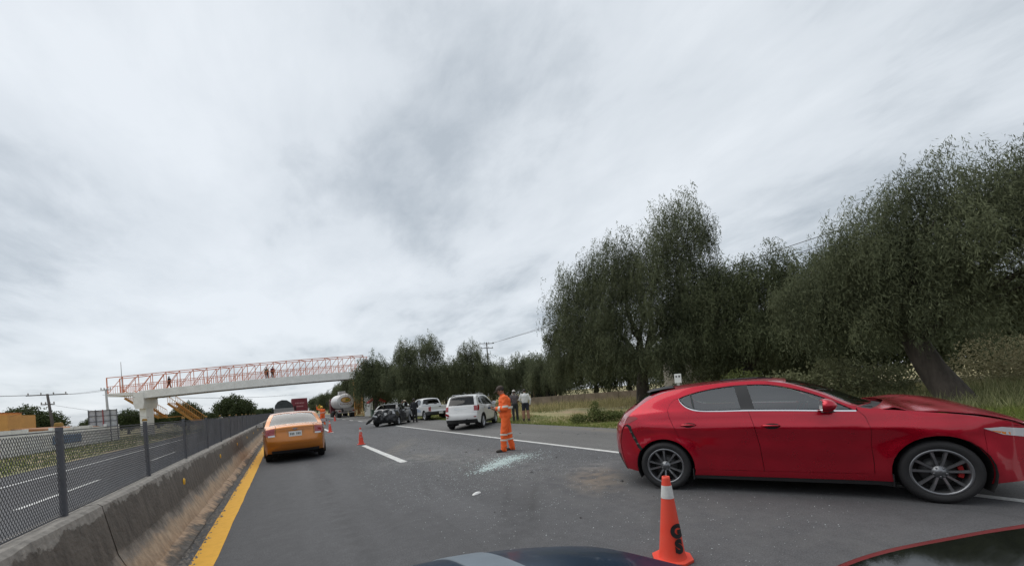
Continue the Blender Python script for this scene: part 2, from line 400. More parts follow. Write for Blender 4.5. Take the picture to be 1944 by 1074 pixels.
def wheel_meshes(key, Rw, width, rimr, style, rim_mat):
    if key in _wheel_cache: return _wheel_cache[key]
    RX = Matrix.Rotation(R(-90), 4, 'X')      # lathe axis z -> +y (outer face towards +y)
    w = width/2
    t = MB(); t.lathe([(rimr, -w*.85), (rimr+.02, -w*.98), (Rw*.86, -w), (Rw*.965, -w*.86), (Rw, -w*.6), (Rw, -w*.32), (Rw-.008, -w*.30), (Rw-.008, -w*.24), (Rw, -w*.22), (Rw, w*.22), (Rw-.008, w*.24), (Rw-.008, w*.3), (Rw, w*.32), (Rw, w*.6), (Rw*.965, w*.86), (Rw*.9, w*.985), (Rw*.86, w), (rimr+.03, w*.985), (rimr+.012, w*.93), (rimr, w*.85)], 48, RX)
    to = t.build('tyre_tmp', MRUB)
    r = MB()
    r.lathe([(rimr+.004, w*.86), (rimr-.004, w*.92), (rimr-.016, w*.90), (rimr-.024, w*.78), (rimr-.03, w*.1), (rimr-.05, -w*.8), (rimr, -w*.9)], 40, RX)
    hub = .062
    def spoke(a, r0, r1, w0, w1, d0, d1, th):
        ca, sa = math.cos(a), math.sin(a); vs = []
        for (rr, ww, dd) in ((r0, w0, d0), ((r0+r1)/2, (w0+w1)/2*.86, (d0+d1)/2+.008), (r1, w1, d1)):
            for s_, q in ((-1, 0), (-.62, 1), (.62, 1), (1, 0)):
                lx, lz = rr, s_*ww/2
                vs.append((lx*ca-lz*sa, dd+(0 if q else -th*.45), lx*sa+lz*ca))
            for s_ in (1, -1):
                lx, lz = rr, s_*ww/2*.8
                vs.append((lx*ca-lz*sa, dd-th, lx*sa+lz*ca))
        fs = []
        for i in range(2):
            for k in range(6): k2 = (k+1) % 6; fs.append((i*6+k, i*6+k2, (i+1)*6+k2, (i+1)*6+k))
        r.add(vs, fs, 0, False)
    face = w*.74
    if style == 'ten':
        for i in range(5):
            a0 = R(72*i+90)
            for s_ in (-1, 1): spoke(a0+s_*R(15), hub*.8, rimr-.012, .030, .040, face-.012, face+.004, .035)
    elif style == 'five':
        for i in range(5):
            for s_ in (-1, 1): spoke(R(72*i+90)+s_*R(7.5), hub*.8, rimr-.012, .035, .04, face-.01, face+.002, .035)
    else:
        for i in range(8): spoke(R(45*i+22), hub*.8, rimr-.012, .05, .07, face-.012, face-.002, .03)
    r.lathe([(.001, face+.002), (.03, face+.002), (.034, face-.004), (.066, face-.010), (.07, face-.05), (.03, face-.06)], 24, RX)
    for i in range(5):
        a = R(72*i+54); r.lathe([(.001, face-.001), (.0085, face-.001), (.0085, face-.02)], 8, Matrix.Translation((.049*math.cos(a), 0, .049*math.sin(a))) @ RX)
    ro = r.build('rim_tmp', rim_mat)
    d = MB(); d.lathe([(.05, .01), (rimr*.62, .0), (rimr*.62, -.02), (.05, -.015)], 32, RX); d.lathe([(rimr-.02, -w*.3), (.02, -w*.3)], 24, RX, 1)
    do = d.build('disc_tmp', [MSTEEL, MDARK])
    _wheel_cache[key] = (to.data, ro.data, do.data)
    for o in (to, ro, do): bpy.data.objects.remove(o)
    return _wheel_cache[key]
def put_wheel(parent, key, Rw, width, rimr, style, rim_mat, x, y, ang=0., caliper=False, steer=0.):
    tm, rm, dm = wheel_meshes(key, Rw, width, rimr, style, rim_mat)
    wv = link_mesh('wheel', tm, parent); wv.location = (x, y, Rw)
    wv.rotation_euler = (0, ang, (0 if y > 0 else math.pi)+steer)
    link_mesh('rim', rm, wv); link_mesh('brake_disc', dm, wv)
    if caliper:
        c = MB(); pl = [(rimr*.62*math.cos(a), rimr*.62*math.sin(a)) for a in np.linspace(R(160), R(200), 6)]+[(rimr*.78*math.cos(a), rimr*.78*math.sin(a)) for a in np.linspace(R(200), R(160), 6)]
        c.prism(pl, 'y', .0, .03); cc = c.build('brake_caliper', MCALI, wv); cc.rotation_euler = (0, -ang, 0)
    return wv
def seats(par, B, sp, xf, xr, zb):
    def seat(x, y, w):
        m_ = MB(); m_.box((x+.05, y, zb+.1), (.5, w, .16)); 
        m_.add(*_slab((x-.18, y, zb+.15), (x-.38, y, zb+.72), w, .13)); 
        return m_.build('seat', MINT, par, bevel=.04)
    def _slab(a, b, w, t):
        a = Vector(a); b = Vector(b); d = (b-a).normalized(); n_ = Vector((d.z, 0, -d.x))
        vs = []
        for p, ww in ((a, w), (b, w*.85)):
            for s1_, s2_ in ((-1, -1), (1, -1), (1, 1), (-1, 1)): vs.append(p+Vector((0, s1_*ww/2, 0))+n_*(s2_*t/2))
        return vs, [(0, 1, 2, 3), (7, 6, 5, 4), (0, 4, 5, 1), (1, 5, 6, 2), (2, 6, 7, 3), (3, 7, 4, 0)]
    hw = sp['hw']
    for s_ in (-1, 1):
        seat(xf, s_*hw*.42, hw*.56)
        h_ = MB(); h_.box((xf-.4, s_*hw*.42, zb+.82), (.09, .26, .18)); h_.build('headrest', MINT, par, bevel=.03)
    if xr is not None:
        seat(xr, 0, hw*1.42)
        for s_ in (-1, 1):
            h_ = MB(); h_.box((xr-.4, s_*hw*.42, zb+.79), (.08, .25, .13)); h_.build('headrest', MINT, par, bevel=.03)
def build_car(name, sp, label, loc, heading, group=None):
    """spec-driven car: x forward with the rear axle at 0, y left, z up"""
    root = empty(name, (loc[0], loc[1], loc[2] if len(loc) > 2 else 0), heading, label, 'car' if 'cat' not in sp else sp['cat'], group)
    B = Body(sp); ST = B.strip(); df = sp.get('deform'); hh = sp.get('h', .08); PA = sp['paint']; U = sp['u']; gp = sp.get('gap', .003)
    wb, Rw, aR, aF, zs = sp['wb'], sp['R'], sp['arR'], sp['arF'], sp['sill']
    def st(nm, u0, u1, t0, t1, mt, par=root, **k):
        kk = dict(h=(hh*2.2, hh*1.0), gap=0, deform=df, thick=.012); kk.update(k)
        n = 8
        poly = [(u0+(u1-u0)*i/n, t0) for i in range(n)]+[(u1, t0+(t1-t0)*i/n) for i in range(n)]+[(u1+(u0-u1)*i/n, t1) for i in range(n)]+[(u0, t1+(t0-t1)*i/n) for i in range(n)]
        return patch(nm, ST, poly, mt, par, **kk)
    skip = sp.get('skip', ())
    hd = sp.get('hood_disp')
    # ---- strip: bumper, tailgate, rear glass, roof, windscreen, bonnet, nose
    eb = .012
    bd = sp.get('bumper_mat', PA)
    bmp = st('rear_bumper', 0, U['rb']-eb, -1, 1, bd)
    if 'bump_split' in sp:
        st('bumper_skirt', 0, sp['bump_split'], -1, 1, MBLK, bmp, off=.004)
    tg = st('tailgate', U['rb']+eb, U['rg0']-.01, -1, 1, PA) if 'tailgate' not in skip else None
    tgl, tgh = sp.get('rg_t', (.86, .86)); g0, g1 = U['rg0'], U['rg1']
    gpoly = [(g0+.06, -tgl), (g0+.03, 0), (g0+.06, tgl), ((g0+g1)/2, (tgl+tgh)/2), (g1-.06, tgh), (g1-.03, 0), (g1-.06, -tgh), ((g0+g1)/2, -(tgl+tgh)/2)]
    fr = [(g0, -1), (g0, 0), (g0, 1), (g1, 1), (g1, 0), (g1, -1)]
    patch('rear_window_surround', ST, fr, sp.get('surround', PA), root, h=(hh*2, hh), holes=[gpoly], deform=df, thick=.012)
    if 'rear_glass' not in skip: patch('rear_window', ST, inset(gpoly, -.01), sp.get('rglass', MGLASSD), root, h=(hh*2, hh), off=-.006, thick=0, deform=df)
    st('roof', g1+.004, U['ws0']-.004, -1, 1, sp.get('roof', PA))
    w0, w1 = U['ws0'], U['ws1']; wt0, wt1 = sp.get('ws_t', (.9, .9))
    wpoly = [(w0+.06, -wt0), (w0+.04, 0), (w0+.06, wt0), ((w0+w1)/2, (wt0+wt1)/2), (w1-.03, wt1), (w1-.02, 0), (w1-.03, -wt1), ((w0+w1)/2, -(wt0+wt1)/2)]
    wr = [(w0, -1), (w0, 0), (w0, 1), ((w0+w1)/2, 1), (w1, 1), (w1, 0), (w1, -1), ((w0+w1)/2, -1)]
    patch('windscreen_surround', ST, wr, PA, root, h=(hh*2, hh), holes=[wpoly], thick=.012)
    patch('windscreen', ST, inset(wpoly, -.008), MGLASS, root, h=(hh*2, hh), off=-.006, thick=0)
    h0, h1 = U['h0'], U['h1']
    if h0 > w1+.02: st('cowl', w1+.005, h0-.002, -1, 1, MBLK, off=-.012)
    ho = st('bonnet', h0+.01, h1-.02, -.985, .985, sp.get('hood_mat', PA), disp=hd)
    nose = st('front_bumper', h1+.02, len(sp['edge'])-1, -1, 1, sp.get('bumper_mat_f', PA))
    if 'grille' in sp:
        a, b, t = sp['grille']; st('grille', a, b, -t, t, MBLK, nose, off=.006)
    if 'lower_grille' in sp:
        a, b, t = sp['lower_grille']; st('lower_grille', a, b, -t, t, MBLK, nose, off=.006)
    # ---- sides
    top = np.array(catmull(sp['dlo_top'], 8)); bot = np.array(catmull(sp['dlo_bot'], 8)); dlo = list(map(tuple, top))+list(map(tuple, bot[::-1][1:-1]))
    sill = lambda cx, r: math.degrees(math.asin(max(-.95, (zs-Rw)/r)))
    sF, sR = sill(wb, aF), sill(0, aR)
    angR, angF = sp['gapR_ang'], sp['gapF_ang']
    def crossing(poly, x):      # z on a polyline at x
        return float(np.interp(x, poly[:, 0], poly[:, 1]))
    bx = sp['bpil']            # polyline from belt to sill between the doors
    b0 = (bx[0][0], crossing(bot, bx[0][0]))
    bl = [b0]+list(bx[1:])
    botR = [tuple(p) for p in bot if p[0] < b0[0]-.01]; botF = [tuple(p) for p in bot if p[0] > b0[0]+.01]
    rg = sp['rdoor_gap']       # from window rear tip down to the rear arch
    fg = sp['fdoor_gap']       # from window front tip down to the sill
    ang_rg = math.degrees(math.atan2(rg[-1][1]-Rw, rg[-1][0])); 
    two = sp.get('doors', 4)
    for sg in (-1, 1):
        S = B.side(sg); H = (hh, hh)
        kw = dict(h=H, gap=gp, deform=df)
        e_r = B.edge(0, U['rb'])
        rear = e_r+list(sp['gapR'])+arc(0, Rw, aR, angR, 180-sR)+[(-aR-.02, zs)]
        pr = patch('bumper_side', S, rear, sp.get('bumper_mat', PA), root, **{**kw, 'gap': gp+sp.get('bump_gap', 0)})
        frame = B.edge(U['rb'], U['ws1'])+[tuple(p) for p in top[::-1]]+list(rg)+arc(0, Rw, aR, ang_rg, angR)[1:]+list(sp['gapR'])[::-1]
        qp = patch('side_frame', S, frame, PA, root, **kw)
        rd = botR+bl+[(bl[-1][0], zs+.08), (aR*math.cos(R(sR))+.03, zs+.08)]+arc(0, Rw, aR, math.degrees(math.asin((zs+.08-Rw)/aR)), ang_rg, 8)+list(rg)[::-1]
        drs = [('door', rd)]
        fd = [b0]+botF+list(fg)+[(fg[-1][0], zs+.08), (bl[-1][0], zs+.08)]+bl[::-1][:-1]
        drs.append(('door', fd))
        for k, (nm, pl) in enumerate(drs):
            d_ = patch(nm, S, pl, PA, root, **kw)
            if k in sp.get('handles', (0, 1)):
                hx, hz = sp['handle'][k]; sgn = 1
                yh = float(B.y(np.array(hx), np.array(hz)))
                m_ = MB(); m_.sphere((hx+.01, sg*(yh-.002), hz-.004), (.085, .012, .036), 14, 8); m_.build('handle_recess', MDARK, d_)
                m_ = MB(); m_.tube([(hx-.10, sg*(yh+.002), hz), (hx-.07, sg*(yh+.022), hz+.004), (hx+.05, sg*(yh+.024), hz+.004), (hx+.095, sg*(yh+.002), hz)], [.008, .013, .013, .008], 8); m_.build('handle', sp.get('handle_mat', PA), d_)
            if sp.get('open_door') == (sg, k):
                hx = fg[0][0]+.05; hy = sg*float(B.y(np.array(hx), np.array(.8))); an = sp['open_ang']*-sg
                d_.matrix_local = Matrix.Translation((hx, hy, 0)) @ Matrix.Rotation(an, 4, 'Z') @ Matrix.Translation((-hx, -hy, 0))
        e_f = B.edge(U['ws1'], U['h1'])
        fen = e_f+list(sp['gapF'])+arc(wb, Rw, aF, angF, 180-sF)+[(fg[-1][0], zs)]+list(fg)[::-1]
        patch('fender', S, fen, PA, root, **kw)
        nosep = B.edge(U['h1'], len(sp['edge'])-1)+[(wb+aF*math.cos(R(sF))+.02, zs)]+arc(wb, Rw, aF, sF, angF)+list(sp['gapF'])[::-1]
        patch('bumper_corner', S, nosep, sp.get('bumper_mat_f', PA), root, **kw)
        rk = [(aR*math.cos(R(sR))+.01, zs), (wb-aF*math.cos(R(sF))-.01, zs), (wb-aF*math.cos(R(sF))-.01, zs+.08), (aR*math.cos(math.asin((zs+.08-Rw)/aR))+.01, zs+.08)]
        patch('rocker', S, rk, sp.get('rocker', PA), root, **kw)
        sk = [(aR*.96, zs-.05), (wb-aF*.96, zs-.05), (wb-aF*.94, zs-.003), (aR*.94, zs-.003)]
        patch('sill_trim', S, sk, MBLK, root, h=(.2, .05), off=-.01, thick=.04)
        if sp.get('cladding'):
            for cx, r in ((0, aR), (wb, aF)):
                ring = arc(cx, Rw, r-.004, -15, 195, 20)+arc(cx, Rw, r+.055, 195, -15, 20)
                patch('arch_cladding', S, ring, MBLK, root, h=(.08, .08), off=.008, thick=.02)
        # side glass
        gl = [tuple(p) for p in inset(dlo, .012)]; q = sp.get('bw', .06)
        btop, bbot = sp['bpil_top'], b0[0]
        cut = lambda z, dxx: btop+(bbot-btop)*np.clip((crossing(top, btop)-z)/(crossing(top, btop)-b0[1]), 0, 1)+dxx
        def clip(keep_front):
            res = []; n = len(gl)
            for i in range(n):
                p, p2 = gl[i], gl[(i+1) % n]; f1 = p[0]-cut(p[1], q if keep_front else -q); f2 = p2[0]-cut(p2[1], q if keep_front else -q)
                if not keep_front: f1, f2 = -f1, -f2
                if f1 >= 0: res.append(p)
                if (f1 > 0) != (f2 > 0):
                    t = f1/(f1-f2); res.append((p[0]+(p2[0]-p[0])*t, p[1]+(p2[1]-p[1])*t))
            return res
        for kf in (False, True):
            op = sp.get('open_door') == (sg, 1) and kf
            wo = patch('side_window', S, clip(kf), (MGLASS if kf else sp.get('sglass', MGLASS)), root, h=H, off=-.006, thick=0)
            if op:
                hx = fg[0][0]+.05; hy = sg*float(B.y(np.array(hx), np.array(.8))); an = sp['open_ang']*-sg
                wo.matrix_local = Matrix.Translation((hx, hy, 0)) @ Matrix.Rotation(an, 4, 'Z') @ Matrix.Translation((-hx, -hy, 0))
        zt = crossing(top, btop)-.004
        pil = [(btop-q-.01, zt-.006), (btop+q+.01, zt), (bbot+q+.01, b0[1]+.004), (bbot-q-.01, b0[1]+.004)]
        patch('door_pillar', S, pil, MBLK, root, h=(.05, .05), off=-.002, thick=.02)
        if 'qsplit' in sp:
            x0, x1 = sp['qsplit']; za_, zb_ = crossing(top, x0)-.006, crossing(bot, x1)+.006
            patch('quarter_bar', S, [(x0-.012, za_), (x0+.012, za_), (x1+.012, zb_), (x1-.012, zb_)], MBLK, root, h=(.05, .05), off=-.002, thick=.015)
        if sp.get('belt_chrome'):
            cb = [tuple(p) for p in bot]; band = cb+[(p[0], p[1]-.014) for p in cb[::-1]]
            ext = [tuple(p) for p in top if p[0] < top[0][0]+.06]
            patch('belt_trim', S, band, MCHROME, root, h=(.05, .02), off=.004, thick=.006)
        # door mirror
        mx, mz = sp['mirror']; ym = float(B.y(np.array(mx), np.array(mz)))
        mr = MB(); mr.sphere((mx-.03, sg*(ym+.17), mz+.055), (.10, .125, .078), 18, 10, 0)
        mr.v = [(p[0] if p[0] > mx-.075 else mx-.075, p[1], p[2]) for p in mr.v]
        mo = mr.build('mirror', sp.get('mirror_mat', PA), root)
        mr = MB(); mr.prism([(mx-.06, mz-.03), (mx+.06, mz-.03), (mx+.02, mz+.0), (mx-.05, mz+.0)], 'y', sg*(ym-.02), sg*(ym+.16)); mr.build('mirror_stalk', MBLK, mo)
        mr = MB(); mr.box((mx-.0765, sg*(ym+.17), mz+.055), (.003, .19, .115)); mr.build('mirror_glass', MCHROME, mo)
        # lamps that wrap the side
        for nm, pl, mt_ in sp.get('side_lamps', ()):
            patch(nm, S, pl, mt_, root, h=(hh*.7, hh*.7), off=.005, thick=.012, deform=df)
        # wheel well liner and wheels
        for cx, r in ((0, aR), (wb, aF)):
            yo = float(B.y(np.array(cx), np.array(Rw+r+.02)))
            m_ = MB(); a_ = arc(cx, Rw, r+.006, -28, 208, 18); n = len(a_)
            m_.add([(p[0], sg*(yo-.015), p[1]) for p in a_]+[(p[0], sg*(yo-.36), p[1]) for p in a_], [(i, i+1, n+i+1, n+i) for i in range(n-1)]+[tuple(range(n, 2*n))])
            m_.build('wheel_well', MDARK, root)
    ty = sp['track']/2
    for i, (x, y_) in enumerate(((0, ty), (0, -ty), (wb, ty), (wb, -ty))):
        if ('wheel', i) in skip: continue
        put_wheel(root, sp['wkey'], Rw, sp.get('ww', .215), sp['rim'], sp['wstyle'], sp['wmat'], x, y_, sp.get('wang', (10, 40, 70, 0))[i]*math.pi/180, sp.get('caliper', False) and i > 1, sp.get('steer', 0) if i > 1 else 0)
    for nm, u0, u1, t0, t1, mt_, o_ in sp.get('strip_bits', ()):
        st(nm, u0, u1, t0, t1, mt_, off=o_, h=(hh*1.5, hh*.8))
    # floor pan and inner block keep daylight out of the shell
    m_ = MB(); hw = sp['hw']
    m_.box((wb/2, 0, zs+.03), (wb-2*aF-.06, 2*hw-.08, .06)); m_.box((wb/2, 0, zs+.06), (wb+.9, 2*(ty-.22), .10)); m_.box((wb+.05, 0, zs+.28), (.9, 2*(ty-.2), .42)); m_.box((-.1, 0, zs+.28), (.7, 2*(ty-.2), .36))
    m_.build('underbody', MDARK, root)
    cx = sp['cabin']
    m_ = MB(); m_.box((cx[1]+.12, 0, sp['beltz']-.12), (.42, 2*hw-.22, .3)); m_.build('dashboard', MINT, root, bevel=.05)
    if 'seats' in cx[2:]: seats(root, B, sp, cx[0]+.1, cx[3], zs+.12)
    m_ = MB(); RT = Matrix.Translation((cx[1]-.22, hw*.42, sp['beltz']-.04)) @ Matrix.Rotation(R(-68), 4, 'Y')
    m_.lathe([(.185+.014*math.cos(a), .014*math.sin(a)) for a in np.linspace(0, 2*math.pi, 7)[:-1]], 24, RT, closed=True); m_.build('steering_wheel', MBLK, root)
    return root, B
# ------------------------------------------------------------------ the cars
def paint(name, col, metal=.35, rough=.38, dirt=.10, dcol=(.25, .2, .16)):
    return mat(name, col, rough, metal, .9, var=.05, vs=3, dirt=(dcol, dirt, 2.2), coatr=.05)
PRED = paint('red_paint', (.43, .001, .018), .72, .26, .02, (.2, .03, .03))
def red_hood(p, u, t):
    x, y = p[:, 0], p[:, 1]; d = np.zeros_like(p)
    d[:, 2] = .075*np.exp(-((x-2.80)/.42)**2-((y-.05)/.5)**2)+.028*sm(2.45, 3.1, x)*sm(-.2, -.75, y)+.004*np.sin(x*17+y*9)*np.exp(-((x-2.7)/.4)**2)
    d[:, 2] += .03*np.exp(-((x-2.42)/.08)**2)*sm(0, -.5, y)
    return d
red_spec = dict(
    wb=2.725, R=.33, arR=.375, arF=.388, sill=.215, hw=.85, h=.055, gap=.0028, track=1.56, rim=.240, ww=.215, wkey='red', wstyle='ten', wmat=MGUN, caliper=True, steer=R(-2), wang=(10, 18, 66, 0),
    plan=[(-.75, .60), (-.65, .70), (-.55, .765), (-.4, .82), (-.15, .862), (.2, .882), (.7, .893), (1.3, .897), (2.2, .895), (2.725, .885), (3.0, .862), (3.2, .82), (3.35, .765), (3.45, .70), (3.55, .62)],
    prof=[(.1, .07), (.25, .03), (.4, .012), (.55, .006), (.7, .004), (.85, .0), (1.0, .022), (1.1, .045), (1.3, .045), (1.6, .045)],
    belt=[(-1, 1.0), (-.4, 1.06), (.2, 1.09), (1.0, 1.066), (2.1, 1.01), (2.6, .97), (3.6, .85)], tumble=.40, tumble2=.25, flare=.02,
    crease=[([(-.45, .93), (.2, .87), (1.1, .865), (2.2, .81), (3.2, .78)], .017, .055), ([(.3, .50), (1.3, .42), (2.3, .40)], -.016, .11)],
    edge=[(-.56, .24, -.64, .22, 3), (-.62, .42, -.79, .42, 2.6), (-.645, .64, -.825, .64, 2.6), (-.60, .83, -.80, .86, 2.6), (-.54, .93, -.74, .95, 2.6), (-.46, 1.05, -.64, 1.08, 2.6), (-.34, 1.155, -.50, 1.18, 2.6), (-.10, 1.295, -.28, 1.36, 2.4), (.15, 1.37, .05, 1.425, 2.4), (.6, 1.42, .55, 1.455, 2.4), (1.1, 1.428, 1.1, 1.463, 2.4), (1.45, 1.375, 1.5, 1.43, 2.4), (1.78, 1.232, 1.95, 1.29, 2.3), (2.1, 1.055, 2.38, 1.075, 2.3), (2.5, .992, 2.70, 1.045, 2.5), (2.95, .925, 3.15, .965, 2.5), (3.34, .812, 3.52, .80, 2.6), (3.45, .68, 3.65, .64, 2.8), (3.44, .45, 3.65, .42, 2.8), (3.36, .24, 3.56, .20, 2.8)],
    u=dict(rb=3.75, rg0=6.05, rg1=7.6, ws0=11.0, ws1=13.0, h0=13.3, h1=16.15), rg_t=(.78, .86), ws_t=(.92, .93),
    gapR=[(-.50, .905), (-.46, .88), (-.395, .72), (-.34, .60)], gapR_ang=141, bump_gap=.016, gapF=[(3.30, .80), (3.06, .775), (3.07, .62)], gapF_ang=28,
    dlo_top=[(.232, 1.255), (.34, 1.298), (.55, 1.346), (.8, 1.377), (1.05, 1.384), (1.3, 1.366), (1.55, 1.297), (1.8, 1.187), (2.09, 1.014)],
    dlo_bot=[(.232, 1.255), (.255, 1.205), (.33, 1.135), (.46, 1.088), (.7, 1.072), (1.05, 1.065), (1.5, 1.046), (1.85, 1.026), (2.09, 1.014)],
    bpil=[(1.045, 1.065), (1.09, .88), (1.14, .6), (1.165, .3)], bpil_top=.985, bw=.062, qsplit=(.385, .42),
    rdoor_gap=[(.17, 1.24), (.11, 1.18), (.08, 1.10), (.10, 1.0), (.16, .85), (.265, .595)],
    fdoor_gap=[(2.106, 1.008), (2.16, .94), (2.195, .8), (2.19, .6), (2.2, .42), (2.2, .295)],
    handle=[(.34, .893), (1.27, .862)], mirror=(1.83, 1.04), belt_chrome=True, surround=PRED, paint=PRED, hood_disp=red_hood,
    side_lamps=[('tail_lamp', [(-.54, .93), (-.47, .935), (-.335, 1.0), (-.37, 1.025), (-.47, 1.03)], MREDL), ('headlamp', [(3.055, .785), (3.2, .715), (3.36, .685), (3.43, .695), (3.385, .765), (3.2, .79)], MCLRL), ('turn_signal', [(3.10, .762), (3.22, .715), (3.36, .695), (3.375, .712), (3.22, .742)], MORGL)],
    strip_bits=[('tail_lamp', 4.0, 4.85, -.99, -.5, MREDL, .006), ('tail_lamp', 4.0, 4.85, .5, .99, MREDL, .006), ('bumper_skirt', 0.05, 1.2, -.9, .9, MBLK, .006), ('headlamp', 16.35, 16.95, -.99, -.62, MCLRL, .006), ('headlamp', 16.35, 16.95, .62, .99, MCLRL, .006), ('grille', 16.6, 18.2, -.5, .5, MBLK, .006), ('lower_grille', 18.4, 18.9, -.8, .8, MBLK, .006)],
    cabin=(1.25, 1.95, 'seats', .45), beltz=1.03)
def place(near_r, near_f, half, wb, side):
    """rear-axle point and heading from two wheel contact points on one side (side=+1 left wheels, -1 right wheels)"""
    r = np.array(near_r, float); f = np.array(near_f, float); d = (f-r)/np.linalg.norm(f-r); l_ = np.array([-d[1], d[0]])
    mid = (r+f)/2-l_*half*side; ra = mid-d*wb/2
    return (ra[0], ra[1], 0), math.atan2(d[1], d[0])
_loc, _hd = (5.305, 4.015, 0), math.atan2(1.635-4.015, 6.635-5.305)
red_car, redB = build_car('hatchback_car', red_spec, 'red hatchback with a buckled bonnet and cracked rear bumper, spun across the lane', _loc, _hd)
def red_extras(par, B):
    m_ = MB()      # roof spoiler over the hatch glass
    vs = []
    for x, z, w_ in ((.10, 1.440, .60), (-.06, 1.428, .585), (-.24, 1.402, .57), (-.275, 1.385, .56), (-.24, 1.375, .55), (-.05, 1.38, .56), (.06, 1.385, .57)):
        for t in np.linspace(-1, 1, 11): vs.append((x+.05*t*t+.03*(abs(t) > .95), t*w_, z-.028*t*t))
    k = 11; fs = []
    for i in range(7):
        for j in range(10): i2 = (i+1) % 7; fs.append((i*k+j, i*k+j+1, i2*k+j+1, i2*k+j))
    m_.add(vs, fs, 0, True); m_.build('spoiler', MBLK, par)
    m_ = MB(); m_.prism([(.75, 1.455), (1.02, 1.457), (1.22, 1.452), (1.36, 1.436), (1.36, 1.45), (1.22, 1.466), (1.02, 1.471), (.75, 1.468)], 'y', -.40, .40); m_.build('sunroof', MBLK, par)
    MFOAM = mat('bare_foam', (.07, .065, .06), .9, var=.4, vs=30)
    m_ = MB()      # foam and clips laid bare where the bumper came off
    gl_ = [(-.52, .91), (-.475, .885), (-.44, .80), (-.405, .72), (-.37, .65), (-.335, .59), (-.30, .55)]
    jag = [.010, .022, .014, .026, .016, .03, .02]
    pl_ = [(p[0]-.008-j*.6, p[1]-.006) for p, j in zip(gl_, jag)]+[(p[0]+.004+j*.7, p[1]+.010) for p, j in zip(gl_, jag[::-1])][::-1]
    patch('bumper_gap_foam', B.side(-1), pl_, mat('torn_foam', (.014, .014, .013), .9, var=.5, vs=40, bump=.8, bs=60), par, h=(.02, .02), off=.003, thick=.02)
    for i in range(3):
        t = (i+.5)/3; x = -.47+.13*t; z = .85-.26*t; y = float(B.y(np.array(x), np.array(z)))-.004
        m_ = MB(); m_.box((x, -y, z), (.03, .03, .022), mi=0, M=Matrix.Rotation(i*1.3, 4, 'X')); m_.build('bumper_clip', MFOAM, par)
    m_ = MB(); RX = Matrix.Rotation(R(90), 4, 'X')
    m_.tube([(2.2, -.45, 1.09), (2.28, -.1, 1.105), (2.3, .3, 1.1)], .008, 6); m_.build('wiper', MBLK, par)
    for sx, z in ((.355, .0), (2.35, 0)):
        m_ = MB(); m_.box((sx, -.80, .23), (.012, .16, .14)); m_.build('mud_flap', MBLK, par)
red_extras(red_car, redB)
def spec_from(base, **k): d = dict(base); d.update(k); return d
PORG = paint('orange_paint', (.50, .165, .014), .45, .33, .06)
PWHT = paint('white_paint', (.66, .66, .65), .0, .35, .06)
PWH2 = paint('white_truck_paint', (.58, .59, .59), .0, .4, .12)
PBLK = paint('black_paint', (.016, .017, .019), .2, .5, .10, (.12, .11, .10))
PBLU = mat('dark_blue_paint', (.006, .020, .045), .3, .1, .2, var=.3, vs=6, spec=.2)
PRD2 = paint('deep_red_paint', (.20, .004, .008), .4, .35, .05)
